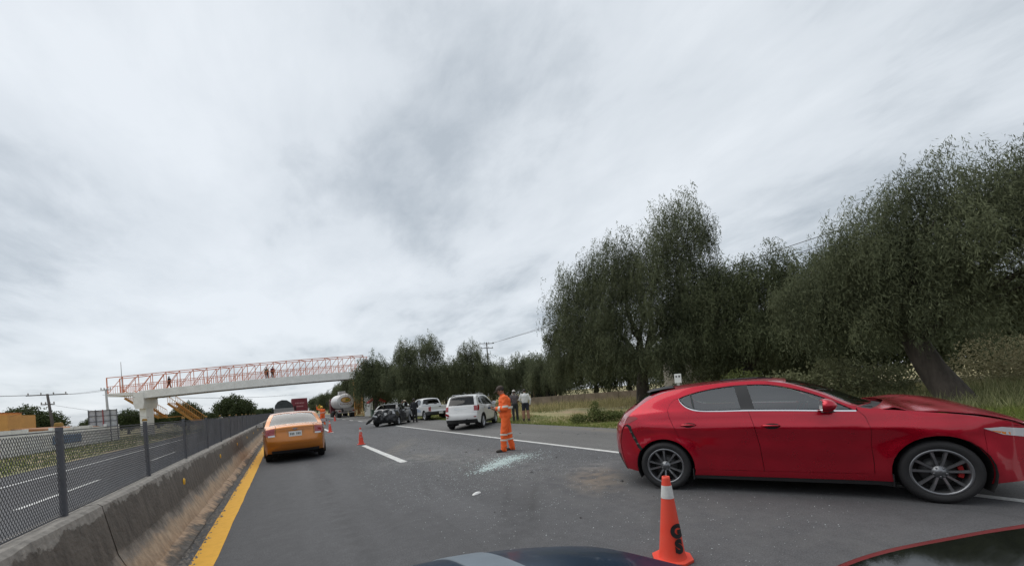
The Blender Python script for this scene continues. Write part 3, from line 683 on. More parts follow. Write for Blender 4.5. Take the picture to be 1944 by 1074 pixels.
sedan_base = dict(
    wb=2.52, R=.31, arR=.35, arF=.355, sill=.20, hw=.82, h=.09, gap=.004, track=1.46, rim=.20, ww=.195, wkey='sed', wstyle='five', wmat=MALLOY,
    plan=[(-1.1, .56), (-.9, .70), (-.8, .755), (-.6, .80), (-.3, .835), (0, .85), (.7, .86), (1.3, .862), (2.1, .86), (2.52, .85), (2.8, .82), (3.0, .775), (3.15, .72), (3.25, .66), (3.35, .58)],
    prof=[(.1, .07), (.25, .03), (.4, .012), (.6, .004), (.85, .0), (1.0, .025), (1.1, .05), (1.3, .05), (1.6, .05)],
    belt=[(-1, 1.0), (-.4, 1.05), (.2, 1.09), (1.0, 1.06), (2.1, 1.02), (2.6, .97), (3.6, .85)], tumble=.34, tumble2=.25, flare=.015,
    crease=[([(-.6, .88), (.2, .86), (1.1, .84), (2.2, .80), (3.0, .78)], .012, .06)],
    edge=[(-.78, .30, -.86, .28, 3), (-.85, .44, -.98, .44, 3), (-.87, .60, -1.02, .60, 3), (-.84, .72, -1.0, .74, 3), (-.80, .86, -.95, .88, 3), (-.75, 1.0, -.92, 1.05, 3), (-.62, 1.045, -.74, 1.105, 2.8), (-.25, 1.065, -.30, 1.12, 2.6), (.15, 1.27, .03, 1.33, 2.6), (.45, 1.405, .38, 1.465, 2.6), (.9, 1.46, .9, 1.505, 2.6), (1.35, 1.42, 1.4, 1.475, 2.4), (1.7, 1.25, 1.85, 1.30, 2.3), (2.05, 1.05, 2.3, 1.07, 2.3), (2.4, .985, 2.55, 1.03, 2.5), (2.8, .92, 2.95, .96, 2.5), (3.12, .80, 3.26, .79, 2.6), (3.22, .66, 3.37, .63, 2.8), (3.21, .45, 3.37, .42, 2.8), (3.14, .24, 3.3, .2, 2.8)],
    u=dict(rb=3.3, rg0=7.0, rg1=9.0, ws0=11.0, ws1=13.0, h0=13.25, h1=16.1), rg_t=(.86, .82), ws_t=(.92, .93),
    gapR=[(-.62, .76), (-.45, .66)], gapR_ang=125, gapF=[(2.95, .77), (2.86, .62)], gapF_ang=35,
    dlo_top=[(.02, 1.115), (.16, 1.225), (.4, 1.345), (.8, 1.41), (1.2, 1.385), (1.5, 1.285), (1.8, 1.13), (2.02, 1.03)],
    dlo_bot=[(.02, 1.115), (.3, 1.085), (.9, 1.062), (1.5, 1.045), (2.02, 1.03)],
    bpil=[(.90, 1.06), (.93, .85), (.95, .6), (.95, .28)], bpil_top=.86, bw=.05, qsplit=(.30, .30),
    rdoor_gap=[(-.0, 1.06), (.02, .9), (.10, .75), (.235, .57)],
    fdoor_gap=[(2.04, 1.02), (2.06, .9), (2.06, .6), (2.05, .28)],
    handle=[(.25, .90), (1.15, .88)], mirror=(1.78, 1.03),
    side_lamps=[('tail_lamp', [(-.80, .80), (-.68, .79), (-.55, .98), (-.60, 1.02), (-.745, .99)], MREDL), ('headlamp', [(2.92, .70), (3.1, .66), (3.2, .68), (3.12, .77), (2.9, .80)], MCLRL)],
    cabin=(1.15, 1.85, 'seats', .35), beltz=1.04)
def tail_rear(u0, u1, t0): return [('tail_lamp', u0, u1, -.995, -t0, MREDL, .006), ('tail_lamp', u0, u1, t0, .995, MREDL, .006)]
# orange sedan, square to the lane
osp = spec_from(sedan_base, paint=PORG, h=.075, rglass=glass_mat('rear_screen', (.55, .62, .62), ior=2.1), mirror_mat=MBLK,
    strip_bits=tail_rear(3.55, 5.0, .70)+[('reversing_lamp', 3.42, 3.75, -.93, -.70, MCLRL, .009), ('reversing_lamp', 3.42, 3.75, .70, .93, MCLRL, .009), ('boot_lip', 4.75, 4.85, -.66, .66, PORG, .02), ('boot_gap', 3.42, 6.3, -.675, -.662, MDARK, .004), ('boot_gap', 3.42, 6.3, .662, .675, MDARK, .004), ('plate_recess', 3.75, 4.45, -.30, .30, paint('orange_shade', (.42, .15, .02), .3, .4, .05), .003), ('bumper_line', 1.7, 1.85, -.9, .9, PORG, .02), ('bumper_skirt', .0, .55, -.85, .85, MBLK, .006), ('high_brake_lamp', 8.72, 8.86, -.14, .14, MREDL, .0)])  # plate recess is drawn flat, its shade put into the darker orange
orange_car, oB = build_car('sedan_car', osp, 'orange saloon car driving away beside the concrete barrier', (.27, 14.3, 0), R(90))
MINK = mat('plate_ink', (.06, .08, .07), .6)
def plate(par, x, z, y=0., w=.34, text=None, tilt=0.):
    m_ = MB(); m_.box((0, 0, 0), (.008, w, .15)); o = m_.build('number_plate', MPLATE, par); o.location = (x, y, z); o.rotation_euler = (0, tilt, 0)
    m_ = MB()
    for i in range(7):
        if i == 3: continue
        yy = -w*.36+i*w*.12; m_.box((-.006, yy, 0), (.003, w*.07, .06)); 
    tag(m_.build('plate_characters', MINK, o), kind='stuff')
    return o
plate(orange_car, -.995, .84)
m_ = MB(); m_.box((-.972, 0, .985), (.012, .13, .025)); m_.box((-.972, 0, .985), (.013, .05, .05)); m_.build('badge', MCHROME, orange_car)
# white compact SUV
ssp = spec_from(sedan_base, paint=PWHT, cat='car', wb=2.555, R=.335, arR=.375, arF=.38, sill=.27, hw=.84, h=.075, track=1.54, rim=.235, ww=.215, wkey='suv', wstyle='five', wmat=MALLOY, cladding=True, rocker=MBLK,
    plan=[(-1., .60), (-.8, .74), (-.7, .785), (-.5, .835), (-.2, .865), (.2, .88), (1.3, .888), (2.2, .886), (2.555, .875), (2.85, .84), (3.05, .79), (3.15, .74), (3.25, .66)],
    prof=[(.2, .06), (.35, .02), (.55, .006), (.8, .0), (1.0, .008), (1.1, .03), (1.3, .04), (1.8, .04)],
    belt=[(-1, 1.13), (.2, 1.12), (1.0, 1.09), (2.1, 1.08), (3.6, 1.0)], tumble=.30, tumble2=.15,
    crease=[([(-.6, .96), (.2, .95), (1.1, .93), (2.2, .90), (3.0, .88)], .012, .06)],
    edge=[(-.66, .34, -.74, .30, 3.2), (-.74, .50, -.88, .50, 3.2), (-.755, .66, -.90, .66, 3.2), (-.72, .78, -.85, .80, 3.2), (-.68, .95, -.80, .97, 3.2), (-.63, 1.12, -.76, 1.14, 3.), (-.50, 1.38, -.60, 1.42, 2.8), (-.38, 1.54, -.50, 1.59, 2.6), (.0, 1.60, -.02, 1.655, 2.6), (.6, 1.62, .6, 1.675, 2.6), (1.1, 1.60, 1.1, 1.66, 2.6), (1.45, 1.53, 1.5, 1.59, 2.4), (1.75, 1.36, 1.9, 1.41, 2.3), (2.05, 1.17, 2.28, 1.19, 2.3), (2.4, 1.11, 2.55, 1.15, 2.5), (2.8, 1.04, 2.95, 1.08, 2.5), (3.08, .93, 3.2, .93, 2.6), (3.16, .75, 3.3, .72, 2.8), (3.16, .52, 3.3, .5, 2.8), (3.08, .3, 3.22, .28, 2.8)],
    u=dict(rb=3.1, rg0=5.05, rg1=7.2, ws0=11.0, ws1=13.0, h0=13.25, h1=16.1), rg_t=(.84, .86),
    gapR=[(-.60, .80), (-.42, .68)], gapR_ang=125, gapF=[(2.95, .80), (2.9, .62)], gapF_ang=35,
    dlo_top=[(-.34, 1.24), (-.25, 1.40), (0, 1.50), (.5, 1.55), (.9, 1.545), (1.25, 1.49), (1.6, 1.34), (2.0, 1.10)],
    dlo_bot=[(-.34, 1.24), (-.15, 1.19), (.3, 1.15), (.9, 1.12), (1.5, 1.105), (2.0, 1.10)],
    bpil=[(.92, 1.12), (.95, .9), (.97, .6), (.97, .35)], bpil_top=.86, qsplit=(.18, .22),
    rdoor_gap=[(-.36, 1.20), (-.05, 1.05), (.06, .9), (.262, .60)],
    fdoor_gap=[(2.03, 1.09), (2.06, .95), (2.06, .6), (2.05, .35)],
    handle=[(.25, 1.0), (1.15, .98)], mirror=(1.78, 1.10),
    side_lamps=[('tail_lamp', [(-.70, .88), (-.58, .87), (-.44, 1.10), (-.46, 1.15), (-.615, 1.13)], MREDL), ('headlamp', [(2.86, .84), (3.1, .78), (3.12, .88), (2.9, .95)], MCLRL)],
    cabin=(1.15, 1.85, 'seats', .3), beltz=1.1, bump_split=.95,
    strip_bits=tail_rear(3.6, 4.95, .80)+[('fog_lamp', 1.5, 1.75, -.96, -.82, MREDL, .006), ('fog_lamp', 1.5, 1.75, .82, .96, MREDL, .006), ('plate_bar', 4.15, 4.3, -.40, .40, MCHROME, .012)])
suv_rl = np.array(gnd(859.6, 814.5)); suv_rr = np.array(gnd(915, 811)); _l = (suv_rl-suv_rr); _l /= np.linalg.norm(_l); _c = (suv_rl+suv_rr)/2
_hd = math.atan2(-_l[0], _l[1])
suv, sB = build_car('suv_car', ssp, 'white compact SUV with a torn rear bumper, stopped on the shoulder', (_c[0], _c[1], 0), _hd)
plate(suv, -.815, .86)
for s_ in (-1, 1):
    m_ = MB(); m_.tube([(-.15, s_*.60, 1.63), (0, s_*.60, 1.665), (1.0, s_*.60, 1.68), (1.2, s_*.6, 1.65)], .014, 6); m_.build('roof_rail', MALLOY, suv)
m_ = MB(); m_.tube([(-.76, -.72, .68), (-.82, -.55, .60), (-.90, -.2, .47), (-.93, .1, .40)], .012, 6); m_.build('torn_trim', MBLK, suv)
m_ = MB(); m_.box((-.86, .66, .74), (.06, .18, .10), M=Matrix.Rotation(.5, 4, 'X')); m_.build('broken_reflector', MREDL, suv, bevel=.015)
# white pickup with its driver's door open
MLIV = mat('livery_grey', (.28, .33, .42), .4, var=.3)
psp = spec_from(sedan_base, paint=PWH2, cat='pickup', wb=3.1, R=.365, arR=.42, arF=.425, sill=.36, hw=.84, h=.1, track=1.52, rim=.24, ww=.245, wkey='pick', wstyle='five', wmat=MALLOY,
    plan=[(-1.2, .78), (-1.05, .83), (-.9, .86), (0, .885), (1.3, .89), (2.6, .888), (3.1, .875), (3.4, .84), (3.6, .79), (3.72, .73), (3.85, .64)],
    prof=[(.3, .05), (.45, .02), (.7, .004), (.95, .0), (1.1, .02), (1.3, .03), (1.8, .03)],
    belt=[(-2, 1.12), (.5, 1.14), (2.4, 1.14), (3.9, 1.05)], tumble=.26, tumble2=.15, crease=[([(-.9, .98), (1, .98), (3.2, .95)], .012, .05)],
    edge=[(-1.02, .45, -1.10, .43, 5), (-1.06, .56, -1.16, .56, 5), (-1.05, .66, -1.14, .66, 5), (-1.00, .80, -1.03, .80, 6), (-1.00, 1.04, -1.03, 1.05, 6), (-.97, 1.09, -.99, 1.09, 6), (-.90, 1.08, -.94, .66, 14), (0, 1.08, 0, .62, 14), (.46, 1.09, .42, .64, 14), (.52, 1.13, .49, 1.12, 4), (.56, 1.25, .53, 1.26, 4), (.68, 1.58, .64, 1.64, 3), (1.1, 1.68, 1.1, 1.74, 2.6), (1.75, 1.64, 1.8, 1.70, 2.6), (2.1, 1.43, 2.25, 1.48, 2.5), (2.45, 1.18, 2.68, 1.2, 2.5), (2.9, 1.13, 3.0, 1.18, 2.5), (3.4, 1.06, 3.5, 1.10, 2.5), (3.66, .93, 3.76, .93, 2.6), (3.74, .7, 3.86, .7, 3), (3.68, .4, 3.80, .4, 3)],
    u=dict(rb=2.2, rg0=10.0, rg1=11.1, ws0=13.0, ws1=15.0, h0=15.2, h1=18.1), rg_t=(.86, .84),
    gapR=[(-.9, .70), (-.55, .66)], gapR_ang=138, gapF=[(3.5, .88), (3.45, .7)], gapF_ang=30,
    dlo_top=[(.66, 1.20), (.74, 1.45), (.9, 1.56), (1.3, 1.62), (1.65, 1.57), (2.0, 1.38), (2.38, 1.16)],
    dlo_bot=[(.66, 1.20), (1.0, 1.18), (1.5, 1.17), (2.0, 1.165), (2.38, 1.16)],
    bpil=[(1.45, 1.17), (1.47, .9), (1.48, .44)], bpil_top=1.42, rdoor_gap=[(.62, 1.15), (.6, .9), (.55, .75), (.36, .60)], fdoor_gap=[(2.42, 1.15), (2.44, .9), (2.44, .44)],
    handle=[(.75, 1.02), (1.65, 1.02)], mirror=(2.15, 1.17),
    side_lamps=[('tail_lamp', [(-1.0, .72), (-.86, .72), (-.84, 1.03), (-.98, 1.04)], MREDL), ('headlamp', [(3.42, .82), (3.66, .78), (3.62, .92), (3.4, .98)], MCLRL), ('livery_band', [(.65, .62), (1.4, .62), (1.4, .95), (.65, .80)], MLIV)],
    cabin=(1.7, 2.25, 'seats', .95), beltz=1.15, bumper_mat=MBLK, open_door=(1, 1), open_ang=R(62),
    strip_bits=[('tail_lamp', 2.4, 4.2, -.995, -.88, MREDL, .006), ('tail_lamp', 2.4, 4.2, .88, .995, MREDL, .006), ('tailgate_handle', 3.7, 3.95, -.10, .10, MBLK, .012)])
for k_ in ('qsplit', 'bump_split', 'cladding'): psp.pop(k_, None)
pk_f = np.array(gnd(776, 796.5)); pk_r = np.array(gnd(809, 797.5))
_d2 = pk_f-pk_r; _hd = math.atan2(_d2[1], _d2[0])
PH = R(95); _dir = np.array([math.cos(PH), math.sin(PH)]); _lf = np.array([-_dir[1], _dir[0]])
_c = pk_r-_lf*.76
pickup, pB = build_car('pickup_truck', psp, 'white crew cab pickup with its driver door open, parked on the shoulder', (_c[0], _c[1], 0), PH)
plate(pickup, -1.175, .56)
# black saloon, rear end crushed
def crush(p):
    p = p.copy(); k = sm(.35, -.9, p[:, 0]); x, y, z = p.T.copy()
    n1 = np.sin(x*9+y*7+1.3)*np.cos(y*11-z*8)+.6*np.sin(z*17+y*13+x*5)
    n2 = np.cos(x*8-y*9)*np.sin(z*13+y*6)+.5*np.cos(y*19+z*7)
    n3 = np.sin(x*7+z*9+y*12)
    p[:, 0] += k*(.30+.045*n1*1.0); p[:, 1] += k*(.03*n2-.10*np.sign(y)*sm(.2, .8, np.abs(y))*.3); p[:, 2] += k*(.025*n3+.05*sm(.6, 1.0, z))
    return p
MDIRTB = mat('scraped_metal', (.05, .05, .052), .5, .5, var=.6, vs=14, bump=.5, bs=25)
wsp = spec_from(sedan_base, paint=PBLK, deform=crush, h=.06, bumper_mat=MDIRTB, skip=('rear_glass',),
    side_lamps=[('headlamp', [(2.92, .70), (3.1, .66), (3.2, .68), (3.12, .77), (2.9, .80)], MCLRL)],
    strip_bits=[('tail_lamp', 3.7, 4.9, -.99, -.74, MCLRL, .01)])
w_rl = np.array(gnd(716, 809.5)); _hd = R(58); _c = w_rl+.73*np.array([math.sin(_hd), -math.cos(_hd)])
wreck, wB = build_car('wrecked_car', wsp, 'black saloon with its rear end crushed and rear window gone', (_c[0], _c[1], 0), _hd)
plate(wreck, -.68, .83, -.05, tilt=.2); 
m_ = MB(); m_.box((-.62, .62, .62), (.5, .34, .16), M=Matrix.Rotation(.5, 4, 'X') @ Matrix.Rotation(.3, 4, 'Z')); m_.box((-.72, .95, .42), (.42, .40, .10), M=Matrix.Rotation(-.7, 4, 'X') @ Matrix.Rotation(-.4, 4, 'Z')); m_.build('torn_bumper', MDIRTB, wreck, bevel=.03)
m_ = MB()
for q in range(9): m_.tube([(-.5+.1*rnd.random(), -.6+.15*q, .75+.1*rnd.random()), (-.62, -.55+.15*q, .6), (-.6-.15*rnd.random(), -.62+.15*q+.1*rnd.random(), .42)], .018, 5)
m_.build('bent_frame', MDIRTB, wreck)
m_ = MB(); m_.box((-.40, .05, 1.03), (.55, 1.1, .02), M=Matrix.Rotation(-.22, 4, 'Y') @ Matrix.Rotation(.1, 4, 'X')); m_.build('buckled_boot_lid', PBLK, wreck, bevel=.008)
m_ = MB(); m_.box((-.74, .55, .74), (.02, .3, .10), M=Matrix.Rotation(.3, 4, 'X')); m_.build('broken_lamp', MCLRL, wreck, bevel=.006)
# two cars whose bonnets reach in beside the viewpoint
MSTR = mat('painted_reflection', (.13, .16, .19), .5, var=.2)
bsp = spec_from(sedan_base, paint=PBLU, wkey='blu', h=.05,
    strip_bits=[('stripe', 13.6, 16.0, -.58, -.44, MSTR, .003), ('stripe', 13.6, 16.0, .44, .58, MSTR, .003), ('reflector', 15.75, 15.95, -.78, -.68, MREDL, .004), ('headlamp', 16.3, 16.9, -.99, -.6, MCLRL, .006), ('headlamp', 16.3, 16.9, .6, .99, MCLRL, .006), ('grille', 16.4, 17.6, -.5, .5, MBLK, .006)])  # stripe and red reflector patches: reflections painted onto the bonnet, not real parts
_a = R(87); blue_nose = (.06, 1.60)
blue_car, bB = build_car('blue_car', bsp, 'dark blue car with pale reflections painted on its bonnet, standing close by the tall cone', (blue_nose[0]-3.37*math.cos(_a), blue_nose[1]-3.37*math.sin(_a), .06), _a)
rsp = spec_from(sedan_base, paint=PRD2, wkey='rd2', h=.05,
    strip_bits=[('bonnet_panel', 13.4, 15.9, -.94, .94, mat('black_gloss', (.006, .007, .006), .06, var=.5, vs=12, spec=.5), .004), ('headlamp', 16.3, 16.9, -.99, -.6, MCLRL, .006), ('headlamp', 16.3, 16.9, .6, .99, MCLRL, .006), ('grille', 16.4, 17.6, -.5, .5, MBLK, .006)])  # black gloss overlay put on the bonnet in place of a dark reflection
_a = R(146)
red2, r2B = build_car('red_car', rsp, 'deep red car with a dark reflection painted on its bonnet, right beside the dark blue car', (3.62, -1.64, 0), _a)
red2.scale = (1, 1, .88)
# ------------------------------------------------------------------ ground, roads and markings
def road_mat(name, base, patchy=True, dust=None):
    mt = mat(name, base, .88, var=0, spec=.3); t = mt.node_tree; b = t.nodes['Principled BSDF']
    geo = t.nodes.new('ShaderNodeNewGeometry'); P = geo.outputs['Position']
    def noise_(scale, det, st=(1, 1, 1), rough=.6):
        mp = t.nodes.new('ShaderNodeMapping'); mp.inputs['Scale'].default_value = st; t.links.new(P, mp.inputs[0])
        n = t.nodes.new('ShaderNodeTexNoise'); n.inputs['Scale'].default_value = scale; n.inputs['Detail'].default_value = det; n.inputs['Roughness'].default_value = rough
        t.links.new(mp.outputs[0], n.inputs['Vector']); return n.outputs['Fac']
    def rng_(f, a, b_, c, d):
        m = t.nodes.new('ShaderNodeMapRange'); t.links.new(f, m.inputs[0])
        for i, v in enumerate((a, b_, c, d)): m.inputs[i+1].default_value = v
        return m.outputs[0]
    def mul(a, b_):
        m = t.nodes.new('ShaderNodeMath'); m.operation = 'MULTIPLY'; t.links.new(a, m.inputs[0]); t.links.new(b_, m.inputs[1]); return m.outputs[0]
    f = mul(rng_(noise_(.55, 5, (1, .25, 1)), .3, .7, .86, 1.14), rng_(noise_(70, 3), .25, .75, .72, 1.28))
    f = mul(f, rng_(noise_(9, 6), .3, .75, 1.08, .88))
    f = mul(f, rng_(noise_(2.2, 5, (1, .12, 1)), .35, .7, 1.06, .93))
    sk = noise_(1.0, 4, (3.2, .16, 1)); f = mul(f, rng_(sk, .62, .72, 1.0, .84))      # long tyre smears
    # grain that reads at a distance, coarser stones showing lighter
    st_ = t.nodes.new('ShaderNodeTexVoronoi'); st_.inputs['Scale'].default_value = 120; t.links.new(P, st_.inputs['Vector'])
    f = mul(f, rng_(st_.outputs['Distance'], 0, .6, 1.25, .86))
    v = t.nodes.new('ShaderNodeVectorMath'); v.operation = 'SCALE'; v.inputs[0].default_value = base; t.links.new(f, v.inputs['Scale']); col = v.outputs[0]
    for (cx, cy, rx, ry, c, amt, ang) in (dust or ()):
        mp = t.nodes.new('ShaderNodeMapping'); mp.vector_type = 'TEXTURE'; mp.inputs['Location'].default_value = (cx, cy, 0); mp.inputs['Rotation'].default_value = (0, 0, ang); mp.inputs['Scale'].default_value = (rx, ry, 1000)
        t.links.new(P, mp.inputs[0]); ln = t.nodes.new('ShaderNodeVectorMath'); ln.operation = 'LENGTH'; t.links.new(mp.outputs[0], ln.inputs[0])
        mk = mul(rng_(ln.outputs['Value'], .15, 1., amt, 0), rng_(noise_(3.5, 7), .38, .62, 0, 1))
        mx = t.nodes.new('ShaderNodeMixRGB'); t.links.new(mk, mx.inputs[0]); t.links.new(col, mx.inputs[1]); mx.inputs[2].default_value = (*c, 1); col = mx.outputs[0]
    t.links.new(col, b.inputs['Base Color'])
    bp = t.nodes.new('ShaderNodeBump'); bp.inputs['Strength'].default_value = .5; bp.inputs['Distance'].default_value = .012
    t.links.new(noise_(90, 3), bp.inputs['Height']); t.links.new(bp.outputs[0], b.inputs['Normal'])
    return mt
MROAD = road_mat('asphalt', (.097, .097, .101), dust=[(4.4, 4.9, 1.2, .55, (.27, .20, .13), .75, R(50)), (3.2, 10.2, .5, 1.6, (.20, .17, .13), .5, R(10)), (4.6, 8.6, 1.8, 1.1, (.17, .165, .16), .6, R(20)), (3.4, 7.4, .6, 1.8, (.055, .055, .057), .7, R(-20)), (2.6, 4.3, .35, 1.6, (.05, .05, .052), .8, R(-38)), (3.4, 13.4, .5, 3.4, (.22, .19, .14), .45, R(-24)), (3.0, 5.4, .09, 1.9, (.04, .04, .042), .8, R(-32)), (3.25, 5.0, .08, 1.6, (.045, .045, .045), .75, R(-36)), (2.2, 7.2, .10, 2.2, (.05, .05, .05), .6, R(-14)), (3.9, 3.2, .10, 1.4, (.045, .045, .045), .8, R(-55)), (1.4, 9, .45, 14, (.075, .075, .078), .7, 0), (-.1, 9, .45, 14, (.075, .075, .078), .7, 0), (.6, 6, .25, 9, (.06, .06, .062), .6, 0), (4.0, 9, 1.6, 12, (.14, .138, .135), .6, 0), (5.1, 5.6, 1.0, .5, (.20, .195, .19), .6, R(15)), (2.6, 10, 1.5, .9, (.19, .19, .185), .5, R(30))])
MSHOULD = road_mat('shoulder_asphalt', (.142, .139, .135), dust=[(9.5, 9, .5, 9, (.22, .18, .13), .5, 0)])
MROADL = road_mat('old_asphalt', (.115, .115, .120))
def sheet(name, x0, x1, y0, y1, z, mt, kind='structure', nx=1, ny=1, wob=0.):
    xs = np.linspace(x0, x1, nx+1); ys = np.linspace(y0, y1, ny+1); V = []; Fc = []
    for j, y in enumerate(ys):
        for i, x in enumerate(xs): V.append((x+(wob*math.sin(y*2.1+i)*math.cos(y*.77) if i == nx and wob else 0), y, z))
    for j in range(ny):
        for i in range(nx): a = j*(nx+1)+i; Fc.append((a, a+1, a+nx+2, a+nx+1))
    o = mesh_np(name, np.array(V), np.array(Fc), mt); return tag(o, kind=kind)
GR = mat('verge_soil', (.17, .15, .075), .95, var=.0, bump=.6, bs=3)
t = GR.node_tree; b = t.nodes['Principled BSDF']; geo = t.nodes.new('ShaderNodeNewGeometry')
n1 = t.nodes.new('ShaderNodeTexNoise'); n1.inputs['Scale'].default_value = .35; n1.inputs['Detail'].default_value = 7; n1.inputs['Roughness'].default_value = .65; t.links.new(geo.outputs['Position'], n1.inputs['Vector'])
n2 = t.nodes.new('ShaderNodeTexNoise'); n2.inputs['Scale'].default_value = 6; n2.inputs['Detail'].default_value = 6; t.links.new(geo.outputs['Position'], n2.inputs['Vector'])
rp = t.nodes.new('ShaderNodeValToRGB'); ee = rp.color_ramp.elements; ee[0].position = .36; ee[0].color = (.12, .135, .045, 1); ee[1].position = .62; ee[1].color = (.36, .27, .16, 1)
m_e = ee.new(.5); m_e.color = (.27, .24, .11, 1)
mx = t.nodes.new('ShaderNodeMixRGB'); mx.blend_type = 'OVERLAY'; mx.inputs[0].default_value = .55; t.links.new(n1.outputs['Fac'], rp.inputs[0]); t.links.new(rp.outputs[0], mx.inputs[1]); t.links.new(n2.outputs['Fac'], mx.inputs[2]); t.links.new(mx.outputs[0], b.inputs['Base Color'])
xs = [-1500, -600, -250, -120, -60, -40, -30, -24, -20, -16, -13, -11, -10.2, -9.8, -2.2, -1.7, -1.3, 10.0, 10.25, 10.6, 11.5, 13, 15, 18, 22, 27, 34, 45, 70, 120, 260, 600, 1500]
ys = [-400, -150, -60, -30, -20]+list(np.arange(-15, 60, 1.5))+list(range(60, 160, 6))+[180, 220, 280, 360, 500, 800, 1300, 2200]
def gz(x, y):
    z = -.27 if x < -1.75 else -.02
    w_ = 1 if (x > 10.3 or x < -10.3) else 0
    if x > 10.3: z += .05*min(1, (x-10.3)/2)
    r = .05*math.sin(x*.9+y*.5)+.04*math.sin(y*1.3-x*.4)+.05*math.sin(x*.23)*math.cos(y*.19)
    return z+(w_*r if abs(x) < 300 else 0)
V = [(x, y, gz(x, y)) for y in ys for x in xs]; k = len(xs)
Fc = [(j*k+i, j*k+i+1, (j+1)*k+i+1, (j+1)*k+i) for j in range(len(ys)-1) for i in range(k-1)]
tag(mesh_np('ground', np.array(V), np.array(Fc), GR, smooth=True), kind='structure')
sheet('road', -1.32, 6.52, -60, 1200, .0, MROAD, ny=1)
sheet('road_shoulder', 6.52, 10.12, -60, 1200, .0, MSHOULD, ny=900, wob=.10)
sheet('opposite_road', -10.0, -1.75, -60, 1200, -.25, MROADL)
MYEL = mat('yellow_road_paint', (.72, .37, .025), .75, var=.10, vs=9, dirt=((.2, .15, .09), .35, 9.), bump=.2, bs=120)
MWHP = mat('white_road_paint', (.62, .62, .60), .75, var=.12, vs=9, dirt=((.18, .18, .18), .65, 7.), bump=.2, bs=120)
def mark(name, x0, x1, y0, y1, mt, z=.004, jag=True):
    n = max(2, min(160, int((y1-y0)/.25))); yy = np.linspace(y0, y1, n); V = []; 
    for y in yy: V += [(x0+rnd.uniform(-.006, .006), y, z), (x1+rnd.uniform(-.006, .006), y, z)]
    Fc = [(2*i, 2*i+1, 2*i+3, 2*i+2) for i in range(n-1)]
    o = mesh_np(name, np.array(V), np.array(Fc), mt); return tag(o, kind='structure')
for y0, y1 in ((-20, 40), (40, 600)): mark('yellow_edge_line', -.93, -.70, y0, y1, MYEL)
for y0, y1 in ((-15, 26.4), (33.5, 36.2), (39, 41.5), (45, 47.5), (51, 53.5), (57, 60), (64, 300)): mark('white_edge_line', 6.36, 6.50, y0, y1, MWHP)
for y0 in [-6.85+16.7*i for i in range(28)]:
    mark('lane_dash', 2.45, 2.63, y0, y0+5.7, MWHP)
for y0 in [3+10.5*i for i in range(30)]: mark('far_lane_dash', -5.45, -5.30, y0, y0+4.6, MWHP, -.246)
mark('far_edge_line', -8.15, -8.0, -15, 500, MWHP, -.246)
mark('far_inner_line', -2.5, -2.38, -15, 500, MYEL, -.246)
# ------------------------------------------------------------------ concrete barrier in cast lengths, mesh fence on top
def barrier_mat():
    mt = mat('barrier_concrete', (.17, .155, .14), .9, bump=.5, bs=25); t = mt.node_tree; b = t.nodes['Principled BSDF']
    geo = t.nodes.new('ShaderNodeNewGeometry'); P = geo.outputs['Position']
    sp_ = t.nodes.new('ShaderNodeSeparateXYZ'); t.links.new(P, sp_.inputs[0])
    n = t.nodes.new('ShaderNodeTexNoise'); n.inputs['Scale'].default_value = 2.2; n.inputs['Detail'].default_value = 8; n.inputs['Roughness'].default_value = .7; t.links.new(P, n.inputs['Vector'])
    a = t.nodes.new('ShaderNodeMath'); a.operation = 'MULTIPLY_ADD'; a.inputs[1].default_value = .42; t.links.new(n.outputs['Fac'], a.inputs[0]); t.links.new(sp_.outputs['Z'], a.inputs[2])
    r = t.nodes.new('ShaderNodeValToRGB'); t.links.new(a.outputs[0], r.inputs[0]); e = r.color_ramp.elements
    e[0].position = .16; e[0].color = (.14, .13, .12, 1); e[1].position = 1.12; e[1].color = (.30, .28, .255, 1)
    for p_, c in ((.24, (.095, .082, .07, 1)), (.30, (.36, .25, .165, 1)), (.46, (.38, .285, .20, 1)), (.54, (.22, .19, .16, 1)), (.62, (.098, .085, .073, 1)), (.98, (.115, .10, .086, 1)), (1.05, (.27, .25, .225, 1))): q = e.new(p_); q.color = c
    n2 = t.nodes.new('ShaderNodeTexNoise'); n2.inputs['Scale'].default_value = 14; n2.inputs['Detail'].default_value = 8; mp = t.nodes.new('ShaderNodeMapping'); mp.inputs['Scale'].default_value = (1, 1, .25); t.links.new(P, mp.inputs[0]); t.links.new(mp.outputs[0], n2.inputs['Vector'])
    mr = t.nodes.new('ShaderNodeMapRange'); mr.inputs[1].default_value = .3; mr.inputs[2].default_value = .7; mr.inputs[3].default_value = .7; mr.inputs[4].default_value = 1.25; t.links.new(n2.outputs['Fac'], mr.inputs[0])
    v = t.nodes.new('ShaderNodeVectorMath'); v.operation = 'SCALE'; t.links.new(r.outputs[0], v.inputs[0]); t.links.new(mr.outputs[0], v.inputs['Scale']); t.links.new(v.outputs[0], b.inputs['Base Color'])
    return mt
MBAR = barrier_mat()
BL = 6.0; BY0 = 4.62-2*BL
prof_b = [(-1.02, -.05), (-1.04, .03), (-1.12, .09), (-1.16, .11), (-1.28, .40), (-1.36, .83), (-1.385, .85), (-1.53, .85), (-1.56, .83), (-1.64, .40), (-1.78, .11), (-1.80, -.26)]
